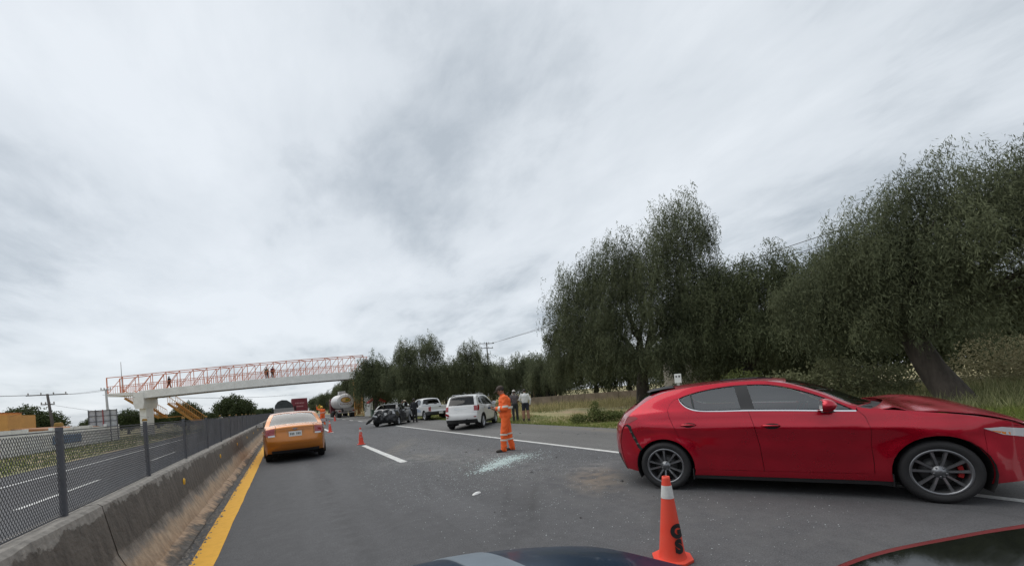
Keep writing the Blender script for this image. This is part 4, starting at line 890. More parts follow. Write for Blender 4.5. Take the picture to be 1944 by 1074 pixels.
def barrier_len(i):
    y0 = BY0+i*BL+.012; y1 = y0+BL-.024; n = 28; V = []; m = len(prof_b)
    r_ = random.Random(i)
    for j in range(n+1):
        y = y0+(y1-y0)*j/n
        for q, (x, z) in enumerate(prof_b):
            d = .008*math.sin(y*3.1+q)+.006*math.sin(y*7.3+q*2.) if 1 <= q <= 3 else .002*math.sin(y*2.7+q)
            ch = r_.uniform(-.012, .004) if q in (0, 1, 2, 5, 6) and r_.random() < .35 else 0
            V.append((x+d+(ch if q < 3 else -ch*.5), y, z+(ch if q in (5, 6) else 0)))
    Fc = [[j*m+q, j*m+q+1, (j+1)*m+q+1, (j+1)*m+q] for j in range(n) for q in range(m-1)]
    me_f = [tuple(f) for f in Fc]+[tuple(range(m-1, -1, -1)), tuple(n*m+q for q in range(m))]
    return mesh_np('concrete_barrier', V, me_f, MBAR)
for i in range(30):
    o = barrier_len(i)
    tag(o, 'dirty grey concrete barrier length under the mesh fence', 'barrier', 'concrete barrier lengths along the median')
MREFL = mat('yellow_reflector', (.75, .42, .03), .4, var=.2, vs=30)
for y in [7.4+3.8*i for i in range(12)]:
    m_ = MB(); m_.lathe([(.001, .012), (.045, .012), (.055, .0)], 12, Matrix.Rotation(R(90), 4, 'Y')); o = m_.build('barrier_reflector', MREFL); o.location = (-1.315, y, .60)
    tag(o, 'round yellow reflector fixed to the face of the concrete barrier', 'reflector', 'reflectors along the barrier')
MFEN = mat('fence_steel', (.10, .102, .112), .6, .2, var=.25, vs=2)
MPOST = mat('fence_post_paint', (.085, .088, .10), .65, var=.3, vs=6)
MCAP = mat('rusty_yellow_cap', (.30, .17, .04), .8, var=.5, vs=25)
fence = empty('mesh_fence', (-1.46, 0, .85), 0, 'dark steel mesh fence with yellow-capped posts on the concrete barrier', 'fence')
PW, PHT = 2.13, .64
def mesh_panel():
    nx, ny = 74, 27; dx_, dz = PW/nx, (PHT-.03)/ny; m = MB()
    for j in range(ny+1):
        for i in range(nx):
            s_ = 1 if j % 2 == 0 else -1
            if j < ny:
                x0 = i*dx_; z0 = .015+j*dz
                a = (x0, z0); b_ = (x0+dx_/2, z0+dz); c = (x0+dx_, z0)
                if j % 2: a = (x0, z0+dz); b_ = (x0+dx_/2, z0); c = (x0+dx_, z0+dz)
                for p, q in ((a, b_), (b_, c)):
                    w_ = .00105; d_ = .0017
                    vs = [(-d_, p[0], p[1]-w_), (d_, p[0], p[1]+w_), (d_, q[0], q[1]+w_), (-d_, q[0], q[1]-w_), (-d_, p[0], p[1]+w_), (-d_, q[0], q[1]+w_)]
                    m.add(vs, [(0, 1, 2, 3), (4, 0, 3, 5)])
    m.bar((0, 0, .015), (0, PW, .015), .01); m.bar((0, 0, PHT), (0, PW, PHT), .008)
    me = bpy.data.meshes.new('mesh_panel'); me.from_pydata(m.v, [], m.f); me.update(); me.materials.append(MFEN); return me
PMESH = mesh_panel()
pm = MB(); pm.box((0, 0, .33), (.036, .036, .68)); _po = pm.build('post', MPOST, bevel=.006); PMS = _po.data; bpy.data.objects.remove(_po)
cm = MB(); cm.box((0, 0, .69), (.046, .046, .03), taper=(.8, .8)); _co = cm.build('post_cap', MCAP, bevel=.008); CMS = _co.data; bpy.data.objects.remove(_co)
for i in range(-3, 62):
    y = 4.25+PW*i
    p = link_mesh('post', PMS, fence); p.location = (rnd.uniform(-.01, .01), y, 0); p.rotation_euler = (rnd.uniform(-.02, .02), rnd.uniform(-.015, .015), 0)
    if i < 12: link_mesh('post_cap', CMS, p)
    q = link_mesh('mesh_panel', PMESH, fence); q.location = (rnd.uniform(-.008, .008), y, 0); q.rotation_euler = (0, rnd.uniform(-.02, .02), 0); q['kind'] = 'stuff'
# rubble and grit along the foot of the barrier
def scatter_chips(name, pts, size, mt, label, cat, flat=.5):
    n = len(pts); base = np.array([(1, 0, 0), (-.5, .86, 0), (-.5, -.86, 0), (0, 0, 1)])
    sz = size[0]+(size[1]-size[0])*rng.random(n)**2; ang = rng.random(n)*6.28
    V = np.empty((n, 4, 3)); ca, sa = np.cos(ang), np.sin(ang); sx = .6+.8*rng.random(n)
    for k_ in range(4):
        x, y = base[k_, 0]*sx, base[k_, 1]
        V[:, k_, 0] = pts[:, 0]+sz*(x*ca-y*sa); V[:, k_, 1] = pts[:, 1]+sz*(x*sa+y*ca); V[:, k_, 2] = pts[:, 2]+sz*base[k_, 2]*flat*(.5+rng.random(n))
    b_ = np.arange(n)[:, None, None]*4; T = (np.array([[0, 1, 3], [1, 2, 3], [2, 0, 3]])[None]+b_).reshape(-1, 3)
    return tag(mesh_np(name, V.reshape(-1, 3), T, mt), label, cat, kind='stuff')
n = 5000; pts = np.stack([-1.04+.16*rng.random(n)**1.5, -4+40*rng.random(n)**1.5, np.full(n, .002)], 1)
scatter_chips('gutter_grit', pts, (.006, .03), mat('grit', (.16, .145, .13), .95, var=.5, vs=20), 'loose grit and rubble lying along the foot of the barrier', 'grit', .7)
MGL = mat('broken_glass', (.40, .50, .49), .12, spec=.9, var=.3, vs=50)
MGL2 = mat('glass_crumbs', (.36, .39, .39), .2, spec=.8)
pile = []
for k_ in range(3400):
    t_ = rnd.betavariate(1.6, 1.2); cx = 3.25+(4.85-3.25)*t_; cy = 6.95+(8.05-6.95)*t_; s_ = .19*(.3+abs(math.sin(t_*11+1)))*(.5+t_*.9)*(2.2 if rnd.random() < .3 else 1)
    pile.append((cx+rnd.gauss(0, s_), cy+rnd.gauss(0, s_*.55), .002))
scatter_chips('glass_pile', np.array(pile), (.004, .017), MGL, 'streak of broken greenish safety glass on the asphalt', 'glass', .9)
spread_ = []
while len(spread_) < 15000:
    x = rnd.gauss(3.8, 1.6); y = rnd.gauss(7.5, 4.2)
    if 1.2 < x < 9.8 and 1.6 < y < 26 and (y > 5.5 or rnd.random() < .35): spread_.append((x, y, .002))
for k_ in range(4500): spread_.append((1.4+rnd.random()*5.2, 14+rnd.random()*13, .002))
scatter_chips('glass_crumbs', np.array(spread_), (.002, .0085), MGL2, 'tiny glass crumbs strewn across the lanes', 'glass', .8)
deb = np.array([(rnd.uniform(2.2, 9.9), rnd.uniform(3, 24), .002) for _ in range(150)])
scatter_chips('plastic_debris', deb, (.015, .05), MBLK, 'small dark plastic debris strewn over the shoulder and lane', 'debris', .6)
m_ = MB(); m_.lathe([(.001, .03), (.03, .028), (.06, .018), (.075, .0)], 7, Matrix.Diagonal((1.3, .5, 1, 1))); o = m_.build('plastic_cup', mat('white_plastic', (.7, .7, .68), .5, var=.1)); o.location = (*gnd(905, 937), .002); o.rotation_euler = (0, 0, .4)
tag(o, 'crushed white plastic scrap lying alone on the lane', 'litter')
# ------------------------------------------------------------------ cones
MCON = mat('cone_orange', (.72, .055, .025), .5, var=.12, vs=5, dirt=((.25, .08, .05), .35, 5.)); MCONW = mat('cone_white_band', (.62, .62, .60), .5, var=.1, dirt=((.25, .25, .25), .5, 9.)); MINKB = mat('black_stencil', (.012, .012, .012), .7)
def cone(name, loc, h, label, group=None, band=True, letters=False, rz=0., spots=False):
    c = empty(name, loc, rz, label, 'cone', group); s_ = h/.72
    m_ = MB(); m_.prism([(.165*math.cos(R(22.5+45*i))*1.05, .165*math.sin(R(22.5+45*i))*1.05) for i in range(8)], 'z', .0, .026); m_.v = [(p[0]*s_, p[1]*s_, p[2]*s_) for p in m_.v]; m_.build('base', MCON, c, bevel=.006)
    m_ = MB(); m_.lathe([(r*s_, z*s_) for r, z in ((.118, .026), (.113, .04), (.105, .06), (.034, .70), (.031, .72), (.022, .72), (.024, .60))], 40); m_.build('cone_body', MCON, c)
    if band:
        m_ = MB(); rr = lambda z: .105+(.034-.105)*(z-.06)/.64+.0022; m_.lathe([(rr(z)*s_, z*s_) for z in np.linspace(.535, .645, 5)], 40); m_.build('white_band', MCONW, c)
    if spots:
        m_ = MB()
        for q in range(22):
            z = .08+.42*rnd.random(); a = rnd.random()*6.28; r_ = (.105-.071*(z-.06)/.64)*s_
            m_.sphere((r_*math.cos(a), r_*math.sin(a), z*s_), (.011*s_, .011*s_, .02*s_), 8, 5)
        tag(m_.build('reflective_spots', MCONW, c), kind='stuff')
    if letters:
        for ch, zc_, ac in (('G', .255, R(-62)), ('S', .135, R(-62))):
            cu = bpy.data.curves.new('t', 'FONT'); cu.body = ch; cu.size = .14; cu.align_x = 'CENTER'; cu.align_y = 'CENTER'; cu.offset = .010; to = bpy.data.objects.new('t', cu); COL.objects.link(to)
            dg = bpy.context.evaluated_depsgraph_get(); me = bpy.data.meshes.new_from_object(to.evaluated_get(dg)); bpy.data.objects.remove(to)
            bm = bmesh.new(); bm.from_mesh(me); bmesh.ops.subdivide_edges(bm, edges=[e for e in bm.edges if e.calc_length() > .02], cuts=2); bmesh.ops.triangulate(bm, faces=bm.faces)
            for v in bm.verts:
                z = zc_+v.co.y; r_ = .105+(.034-.105)*(z-.06)/.64+.003; a = ac+v.co.x/(.105-.071*(zc_-.06)/.64); v.co = Vector((r_*math.cos(a), r_*math.sin(a), z))
            bm.to_mesh(me); bm.free(); me.materials.clear(); me.materials.append(MINKB); link_mesh('stencilled_letter', me, c)
    return c
cone('traffic_cone', (*gnd(1277, 1060), 0), .70, 'tall orange cone with a white band and black stencilled letters near the red hatchback', letters=True, rz=R(318))
cone('traffic_cone', (*gnd(686, 843), 0), .66, 'red cone with pale spots standing at the end of the lane dash', spots=True)
cone('traffic_cone', (*gnd(627, 820), 0), .72, 'red cone just in front of the flagging worker', spots=True)
for px, py in ((634, 800.5), ):
    cone('traffic_cone', (*gnd(636, 798.5), 0), .7, 'small distant cone on the lane line behind the flagging worker')
# ------------------------------------------------------------------ trees
MPEP = leaf_mat('pepper_leaf', (.034, .043, .024), (.175, .195, .112), .3)
MPEP2 = leaf_mat('dark_leaf', (.027, .036, .019), (.140, .160, .085), .3)
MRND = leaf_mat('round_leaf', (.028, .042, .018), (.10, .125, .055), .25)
MBARK = mat('bark', (.055, .045, .037), .95, var=.45, vs=9, bump=1., bs=14, stretch=(1, 1, .25))
def leaves(P, D, L_, W_, var):
    """diamond leaves at P along unit D"""
    n = len(P); r = rng.normal(size=(n, 3)); s_ = np.cross(D, r); s_ /= np.maximum(np.linalg.norm(s_, axis=1), 1e-6)[:, None]
    L_ = L_[:, None]; W_ = W_[:, None]
    V = np.stack([P, P+D*L_*.5+s_*W_*.5, P+D*L_, P+D*L_*.5-s_*W_*.5], 1).reshape(-1, 3)
    T = np.arange(n)[:, None]*4+np.array([[0, 1, 2, 3]])
    return V, T, np.repeat(var, 4)
def limb_mesh(name, root, tips, r0, parent, seed, lean=(0, 0), th=2.2):
    r_ = random.Random(seed); m = MB(); root = Vector(root); fork = root+Vector((lean[0], lean[1], th))
    pts = [root+Vector((0, 0, -.15)), root+Vector((lean[0]*.1, lean[1]*.1, .25)), root.lerp(fork, .55)+Vector((r_.uniform(-.12, .12), r_.uniform(-.12, .12), 0)), fork]
    m.tube(pts, [r0*1.5, r0*1.1, r0*.9, r0*.8], 12)
    for tp in tips:
        tp = Vector(tp); d = tp-fork; n = 5; pp = [fork-Vector((0, 0, .2))]; rr = [r0*.5]
        for i in range(1, n+1):
            t_ = i/n; p = fork+d*t_; p.z = fork.z+d.z*(t_**.75); p += Vector((r_.uniform(-.25, .25), r_.uniform(-.25, .25), r_.uniform(-.1, .15)))*(1-t_*.5); pp.append(p); rr.append(r0*(.42*(1-t_)+.04))
        m.tube(pp, rr, 7)
        for k_ in range(3):
            i = r_.randint(2, n-1); q = pp[i]; e_ = q+Vector((r_.uniform(-1, 1), r_.uniform(-1, 1), r_.uniform(.1, .9)))*1.3
            m.tube([q, q.lerp(e_, .5)+Vector((0, 0, .12)), e_], [rr[i]*.6, rr[i]*.4, .012], 5)
    return m.build(name, MBARK, parent)
def weep_crown(name, lobes, nstr, mt, parent, slen=(.7, 2.0), leaf=(.10, .20), lw=.028, seed=1, wind=(0, 0), step=.085, zmin=.9):
    g = np.random.default_rng(seed); P0 = []; vol = np.array([l[3]*l[4]*l[5] for l in lobes])**.75; vol /= vol.sum(); tone = []
    for li, l in enumerate(lobes):
        n = int(nstr*vol[li]); nc = max(4, n//26); d = g.normal(size=(nc, 3)); d[:, 2] = np.abs(d[:, 2])*1.0-.35; d /= np.linalg.norm(d, axis=1)[:, None]
        rr = (.25+.75*g.random(nc)**.55)[:, None]; pick = g.integers(0, nc, n); ctone = g.normal(size=nc)*.13; ctr = d*rr; jit = g.normal(size=(n, 3))*.17*(.6+.8*g.random(nc))[pick][:, None]
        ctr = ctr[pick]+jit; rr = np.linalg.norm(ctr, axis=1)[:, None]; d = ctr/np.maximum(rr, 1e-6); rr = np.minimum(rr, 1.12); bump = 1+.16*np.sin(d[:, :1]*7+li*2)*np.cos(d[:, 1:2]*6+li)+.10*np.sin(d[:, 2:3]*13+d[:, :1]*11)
        P0.append(np.array(l[:3])+d*np.array(l[3:6])*rr*bump); tone.append(.40*rr[:, 0]+.14*g.random(n)+ctone[pick]+.16*(np.sin(P0[-1][:, 0]*2.3)+np.cos(P0[-1][:, 1]*2.1+P0[-1][:, 2]*2.7))*.5)  # inner leaves toned darker: shade inside the crown put into the leaf colour
    P0 = np.vstack(P0); tone = np.concatenate(tone); n = len(P0); ln = slen[0]+(slen[1]-slen[0])*g.random(n)**1.5
    ks = int(slen[1]/step); LP = []; LD = []; LV = []; LL = []
    out = P0[:, :2]-np.mean(P0[:, :2], 0); out /= np.maximum(np.linalg.norm(out, axis=1), .3)[:, None]
    ph = g.random(n)*6.28
    for k_ in range(ks):
        s_ = k_*step; a = s_ < ln
        if not a.any(): break
        q = P0[a].copy(); w_ = .22*(1-np.exp(-s_*2.2)); q[:, :2] += out[a]*w_+np.array(wind)*s_*s_*.25; q[:, 2] += .10*np.sin(min(s_*5, 3.14))-s_
        q += np.stack([.05*np.sin(ph[a]+s_*5), .05*np.cos(ph[a]+s_*4), 0*ph[a]], 1)+g.normal(size=q.shape)*.025
        d = g.normal(size=q.shape)*.52; d[:, 2] -= .85; d[:, :2] += np.array(wind)*.5; d /= np.linalg.norm(d, axis=1)[:, None]
        kk = q[:, 2] > zmin
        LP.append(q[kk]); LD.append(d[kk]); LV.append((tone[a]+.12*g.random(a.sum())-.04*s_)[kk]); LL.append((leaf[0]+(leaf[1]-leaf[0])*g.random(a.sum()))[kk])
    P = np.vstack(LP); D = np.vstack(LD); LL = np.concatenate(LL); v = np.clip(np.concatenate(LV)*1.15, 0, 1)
    V, T, A = leaves(P, D, LL, np.full(len(P), lw)*(.7+.6*g.random(len(P))), v)
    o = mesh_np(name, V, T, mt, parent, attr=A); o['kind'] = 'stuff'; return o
def round_crown(name, lobes, nleaf, mt, parent, leaf=(.12, .22), lw=.09, seed=1):
    g = np.random.default_rng(seed); vol = np.array([l[3]*l[4]*l[5] for l in lobes])**.8; vol /= vol.sum(); PP = []; tt = []
    for li, l in enumerate(lobes):
        n = int(nleaf*vol[li]); d = g.normal(size=(n, 3)); d /= np.linalg.norm(d, axis=1)[:, None]; rr = (g.random(n)**.3)[:, None]
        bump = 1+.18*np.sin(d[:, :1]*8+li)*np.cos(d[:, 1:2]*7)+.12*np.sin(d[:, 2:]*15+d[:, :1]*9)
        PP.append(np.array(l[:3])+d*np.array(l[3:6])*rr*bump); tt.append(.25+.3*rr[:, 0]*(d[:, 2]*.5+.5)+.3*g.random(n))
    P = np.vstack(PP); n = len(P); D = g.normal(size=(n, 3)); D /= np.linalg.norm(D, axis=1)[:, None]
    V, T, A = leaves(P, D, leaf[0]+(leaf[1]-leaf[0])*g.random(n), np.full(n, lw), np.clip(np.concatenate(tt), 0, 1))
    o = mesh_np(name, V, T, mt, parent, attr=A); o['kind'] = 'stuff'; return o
def polar(az, d): return (d*math.sin(R(az)), d*math.cos(R(az)))
# big pepper tree beside the parked people (camera-facing frame: lateral axis across the view)
def lat(az): a = R(az); return np.array([math.cos(a), -math.sin(a)])
def tree_at(name, az, d, label, lobes_l, nstr, trunk, seed, mt=MPEP, slen=(.7, 2.2), wind=(0, 0), leaf=(.10, .20), lw=.03, zmin=.9, group=None, step=.085):
    """lobes given as (lateral m, depth m, height, r_lat, r_depth, r_h) around the trunk foot"""
    x, y = polar(az, d); t_ = empty(name, (x, y, 0), -R(az), label, 'tree', group)
    lobes = [(l[0], l[1], l[2], l[3], l[4], l[5]) for l in lobes_l]
    limb_mesh('trunk', (0, 0, 0), [(l[0]*.85, l[1]*.85, l[2]+l[5]*.25) for l in lobes], trunk[0], t_, seed, trunk[1], trunk[2])
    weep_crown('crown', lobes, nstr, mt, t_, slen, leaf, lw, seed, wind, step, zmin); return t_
tree_at('pepper_tree', 49.5, 26.5, 'tallest weeping pepper tree, broad with a raised top, behind the dusty verge path',
    [(-3.6, 0, 6.6, 2.4, 2.2, 3.0), (-1.6, .5, 8.6, 2.3, 2.2, 2.8), (.6, -.3, 8.3, 2.4, 2.4, 3.0), (2.9, .2, 10.3, 1.9, 2.0, 2.9), (3.6, 0, 7.2, 1.7, 2.0, 2.8), (-4.6, .3, 4.6, 1.5, 1.5, 1.8), (-.6, -1.2, 5.6, 2.6, 2.0, 2.2), (2.4, -1.0, 5.2, 2.2, 1.8, 2.2), (-2.9, -.8, 4.6, 1.9, 1.6, 2.0), (-5.2, 0, 3.2, 1.1, 1.3, 1.2), (-5.6, 0, 5.4, .6, .8, .8), (-1.6, -1.8, 3.4, 2.0, 1.4, 1.5), (1.4, -1.8, 3.2, 2.0, 1.4, 1.5), (3.6, -1.2, 3.4, 1.7, 1.4, 1.6)], 21500, (.42, (.2, 0), 2.6), 3, slen=(.35, 1.5), zmin=1.25, lw=.034, leaf=(.12, .25))
tree_at('pepper_tree', 62.5, 26, 'lower dark pepper tree filling the gap behind the red hatchback roof',
    [(-1.6, 0, 5.4, 2.3, 2.0, 2.4), (1.0, 0, 6.3, 2.0, 2.0, 2.3), (2.9, 0, 5.0, 1.9, 1.8, 2.2), (-2.6, -1, 3.6, 1.8, 1.6, 1.6), (.6, -1, 3.6, 2.2, 1.6, 1.8), (3.6, -.6, 3.2, 2.0, 1.6, 1.6), (-1.0, 0, 7.0, 1.0, 1.0, 1.2)], 12000, (.3, (0, 0), 2.0), 5, MPEP2, (.4, 1.5), zmin=.7, lw=.036, leaf=(.12, .25))
tree_at('pepper_tree', 80.0, 19.0, 'windswept leaning pepper tree with a thick bent trunk behind the buckled bonnet',
    [(-2.9, 0, 4.6, 1.4, 1.6, 1.7), (-1.6, 0, 5.7, 1.5, 1.7, 1.8), (-.2, .2, 6.7, 1.4, 1.6, 1.7), (1.5, 0, 6.2, 1.6, 1.8, 1.6), (3.2, 0, 5.5, 1.7, 1.8, 1.6), (-.6, -.6, 5.0, 2.0, 1.6, 1.9), (1.6, -.6, 5.2, 2.0, 1.6, 1.9), (3.6, -.4, 4.2, 1.8, 1.6, 1.6), (-2.4, -.4, 3.4, 1.7, 1.4, 1.5), (-.3, -.8, 3.3, 1.7, 1.3, 1.2), (2.6, .8, 3.6, 1.9, 1.2, 1.0), (-3.9, 0, 4.6, .9, 1.0, 1.2)], 18500, (.40, (-.9, 0), 2.3), 8, slen=(.35, 1.4), wind=(.35, 0), leaf=(.10, .20), lw=.021, step=.075, zmin=1.3)
tree_at('pepper_tree', 71.5, 30, 'shadowed pepper tree standing farther back between the two larger pepper trees',
    [(-2, 0, 5, 2.2, 2, 2.4), (1, 0, 6.4, 2.3, 2, 2.6), (3.4, 0, 6.0, 2.2, 2, 2.6), (0, -1, 3, 3, 1.6, 1.6), (3, -1, 3, 2.4, 1.5, 1.6)], 5200, (.3, (0, 0), 2), 15, MPEP2, zmin=.7, lw=.06, leaf=(.14, .28))
GT = 'pepper trees in the roadside row past the parked cars'
tree_at('pepper_tree', 11.3, 52, 'pointed dense pepper tree hiding the right end of the footbridge', [(-.9, 0, 3.6, 2.0, 2.2, 2.2), (.6, 0, 4.6, 2.3, 2.2, 2.8), (-.1, 0, 6.6, 1.5, 1.6, 1.7), (1.9, 0, 5.6, 1.6, 1.8, 1.8), (2.8, 0, 3.6, 1.8, 1.8, 2.0), (-1.5, 0, 5.2, 1.2, 1.2, 1.4)], 6600, (.22, (0, 0), 1.8), 21, MPEP2, (.35, 1.2), leaf=(.16, .3), lw=.055, group=GT, step=.12)
tree_at('pepper_tree', 17.6, 47, 'double-topped pepper tree rising above the crushed black saloon', [(-1.5, 0, 7.0, 1.3, 1.6, 2.2), (1.0, 0, 7.4, 1.5, 1.6, 2.2), (-.4, 0, 5.0, 2.6, 2.2, 2.6), (2.3, 0, 4.6, 2.0, 2.0, 2.4), (-2.6, 0, 4.4, 1.6, 1.6, 1.8), (.6, -1, 3.0, 3.2, 1.4, 1.7)], 7600, (.22, (0, 0), 1.8), 22, MPEP, (.4, 1.5), leaf=(.16, .3), lw=.05, zmin=.7, group=GT, step=.12)
tree_at('pepper_tree', 25.2, 48, 'single-peaked pepper tree rising above the white pickup and SUV', [(-.2, 0, 6.6, 1.4, 1.5, 2.0), (-.6, 0, 4.8, 2.4, 2.0, 2.4), (1.8, 0, 4.4, 1.9, 1.8, 2.2), (-2.6, 0, 4.0, 1.8, 1.6, 2.0), (.6, -1, 3.0, 3.0, 1.4, 1.6)], 6600, (.22, (0, 0), 1.8), 23, MPEP, (.4, 1.5), leaf=(.16, .3), lw=.05, zmin=.7, group=GT, step=.12)
tree_at('pepper_tree', 30.5, 55, 'low rounded pepper tree beyond the standing man in the white top', [(-1.5, 0, 4.2, 2.6, 2.0, 2.2), (1.5, 0, 4.6, 2.6, 2.0, 2.4), (3.4, 0, 3.6, 2.0, 1.8, 2.0), (0, -1, 2.6, 4, 1.4, 1.5)], 5200, (.22, (0, 0), 1.6), 24, MPEP, (.5, 1.6), leaf=(.18, .32), lw=.06, zmin=.5, group=GT, step=.13)
tree_at('pepper_tree', 36.0, 46, 'slim pale pepper tree growing close left of the tallest pepper tree', [(-.8, 0, 3.6, 1.6, 1.6, 2.0), (.8, 0, 4.4, 1.6, 1.6, 2.2), (0, 0, 2.6, 2.6, 1.4, 1.5)], 2600, (.16, (0, 0), 1.6), 25, MPEP, (.5, 1.6), leaf=(.16, .28), lw=.05, zmin=.5, group=GT, step=.12)
tree_at('pepper_tree', 21.0, 62, 'darker pepper tree seen between the double-topped and single-peaked pepper trees', [(-2, 0, 4, 2.6, 2, 2.6), (1.5, 0, 4.4, 2.6, 2, 2.8), (0, 0, 2.6, 4, 1.5, 1.6)], 3000, (.22, (0, 0), 1.8), 26, MPEP2, (.5, 1.6), leaf=(.2, .34), lw=.07, zmin=.5, group=GT, step=.15)
# row beyond the footbridge: one built, the rest copied
def row_tree():
    t_ = empty('roadside_tree', (0, 0, 0)); lob = [(-1.2, 0, 3.8, 2.0, 2.0, 2.2), (1.2, .4, 4.4, 2.1, 2.0, 2.4), (0, 0, 5.6, 1.7, 1.7, 1.7), (0, -1.0, 2.4, 2.6, 1.8, 1.6), (.8, 1.2, 3.6, 2.0, 1.8, 2.0)]
    limb_mesh('trunk', (0, 0, 0), [(l[0]*.8, l[1]*.8, l[2]) for l in lob], .24, t_, 31); weep_crown('crown', lob, 3400, MPEP2, t_, (.4, 1.4), (.2, .36), .08, 32, step=.16, zmin=.4); return t_
rt = row_tree(); first = True
for i, (x, y, s_) in enumerate([(13.2, 66, 1.15), (12.0, 76, 1.1), (13.0, 88, 1.12), (12.4, 101, 1.05), (13.4, 116, 1.1), (12.4, 135, 1.0), (13, 158, 1.05), (12.6, 186, 1.0), (13, 225, 1.1), (17.5, 60, 1.1), (18.5, 82, 1.2), (19, 110, 1.2)]):
    o = rt if first else copy_tree(rt); first = False
    o.location = (x, y, 0); o.rotation_euler = (0, 0, i*1.7); o.scale = (s_, s_, s_*(1+.06*math.sin(i*2)))
    tag(o, 'dark bushy tree in the roadside row beyond the footbridge', 'tree', 'roadside row beyond the footbridge')
# trees over the fence on the far side
def far_tree():
    t_ = empty('broadleaf_tree', (0, 0, 0)); lob = [(-1.5, 0, 2.6, 1.6, 1.5, 1.3), (.2, 0, 3.3, 1.7, 1.5, 1.4), (1.7, 0, 2.6, 1.5, 1.5, 1.3), (-.4, 0, 2.0, 2.6, 1.6, 1.2)]
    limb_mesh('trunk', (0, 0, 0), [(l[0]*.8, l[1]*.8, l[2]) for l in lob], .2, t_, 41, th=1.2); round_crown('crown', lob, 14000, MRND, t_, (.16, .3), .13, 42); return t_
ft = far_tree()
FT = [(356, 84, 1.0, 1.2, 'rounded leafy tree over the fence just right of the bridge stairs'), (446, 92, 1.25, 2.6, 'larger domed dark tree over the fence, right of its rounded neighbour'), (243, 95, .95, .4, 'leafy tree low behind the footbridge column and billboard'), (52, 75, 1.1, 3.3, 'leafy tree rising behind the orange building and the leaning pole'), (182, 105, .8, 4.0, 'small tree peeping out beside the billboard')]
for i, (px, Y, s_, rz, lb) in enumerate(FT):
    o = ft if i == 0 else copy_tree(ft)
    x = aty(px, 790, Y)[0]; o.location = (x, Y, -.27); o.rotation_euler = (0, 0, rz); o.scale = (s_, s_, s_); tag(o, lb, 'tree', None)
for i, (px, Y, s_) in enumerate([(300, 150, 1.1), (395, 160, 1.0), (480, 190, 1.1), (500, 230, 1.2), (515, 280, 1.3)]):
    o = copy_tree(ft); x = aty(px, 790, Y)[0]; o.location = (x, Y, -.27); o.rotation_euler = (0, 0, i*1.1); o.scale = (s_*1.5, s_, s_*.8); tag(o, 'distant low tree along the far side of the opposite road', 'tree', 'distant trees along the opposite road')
# ------------------------------------------------------------------ grass, weeds and bushes
def blades(name, P, H, lean, w_, mt, label, cat, var):
    n = len(P); a = rng.random(n)*6.28; dx_ = np.cos(a)*w_; dy_ = np.sin(a)*w_; lx = rng.normal(size=n)*lean*H; ly = rng.normal(size=n)*lean*H
    V = np.stack([np.stack([P[:, 0]-dx_, P[:, 1]-dy_, P[:, 2]], 1), np.stack([P[:, 0]+dx_, P[:, 1]+dy_, P[:, 2]], 1), np.stack([P[:, 0]+lx, P[:, 1]+ly, P[:, 2]+H], 1)], 1).reshape(-1, 3)
    T = np.arange(n)[:, None]*3+np.array([[0, 1, 2]])
    return tag(mesh_np(name, V, T, mt, attr=np.repeat(var, 3)), label, cat, kind='stuff')
MGRS = leaf_mat('grass_blade', (.09, .13, .03), (.22, .25, .075), .35); MDRY = leaf_mat('dry_grass_blade', (.24, .20, .09), (.52, .46, .26), .35); MWEED = leaf_mat('weed_leaf', (.045, .07, .022), (.17, .19, .07), .3)
gzv = np.vectorize(gz); MWDP = leaf_mat('flowering_weed', (.06, .08, .025), (.36, .36, .19), .3)
n = 52000; x = 10.1+.1*np.sin(np.arange(n))+rng.random(n)**1.4*3.2; y = -2+rng.random(n)*44; kp = rng.random(n) > np.clip((x-11.4)/3.0, 0, .9); x, y = x[kp], y[kp]
blades('grass', np.stack([x, y, gzv(x, y)], 1), .04+.10*rng.random(len(x)), .5, .009, MGRS, 'short green grass along the edge of the shoulder', 'grass', rng.random(len(x)))
n = 90000; x = 11.6+rng.random(n)*18; y = 4+rng.random(n)*50; f = np.sin(x*.7+y*.33)+np.sin(y*.5-x*.3)+.8*np.sin(x*1.9)*np.cos(y*1.1); kp = (f > .25) | ((x > 18) & (rng.random(n) < .6)); x, y = x[kp], y[kp]
blades('dry_grass', np.stack([x, y, gzv(x, y)], 1), .08+.22*rng.random(len(x))+.6*rng.random(len(x))**3*np.clip((x-14)/6, 0, 1), .35, .013, MDRY, 'tufts of straw-coloured dry grass across the verge', 'grass', rng.random(len(x)))
n = 26000; x = 16+rng.random(n)*7; y = -7+rng.random(n)*13; 
blades('tall_weeds', np.stack([x, y, gzv(x, y)], 1), .2+.75*rng.random(n)**1.8*np.clip((x-14.5)/5, .2, 1), .35, .014, MWDP, 'tall pale flowering weeds behind the leaning trunk', 'weeds', rng.random(n)**.8)
n = 26000; x = 15.5+rng.random(n)*12; y = -8+rng.random(n)*44; kp = (np.sin(x*.9+1)+np.sin(y*.6)+.7*np.sin(y*1.7+x) > .35*(20-x)/4); x, y = x[kp], y[kp]; n = len(x)
blades('green_weeds', np.stack([x, y, gzv(x, y)], 1), .12+.55*rng.random(n)**2, .35, .011, MWEED, 'green undergrowth beneath the pepper trees', 'weeds', rng.random(n))
n = 9000; x = -10.4-rng.random(n)*9; y = 10+rng.random(n)*70
blades('far_grass', np.stack([x, y, np.full(n, -.28)], 1), .10+.15*rng.random(n), .4, .03, MGRS, 'green verge grass on the far side of the opposite road', 'grass', rng.random(n))
n = 34000; x = 10.15+rng.random(n)*7.5; y = -9+rng.random(n)*14; kp = rng.random(n) > np.clip((x-15)/4, 0, .6); x, y = x[kp], y[kp]
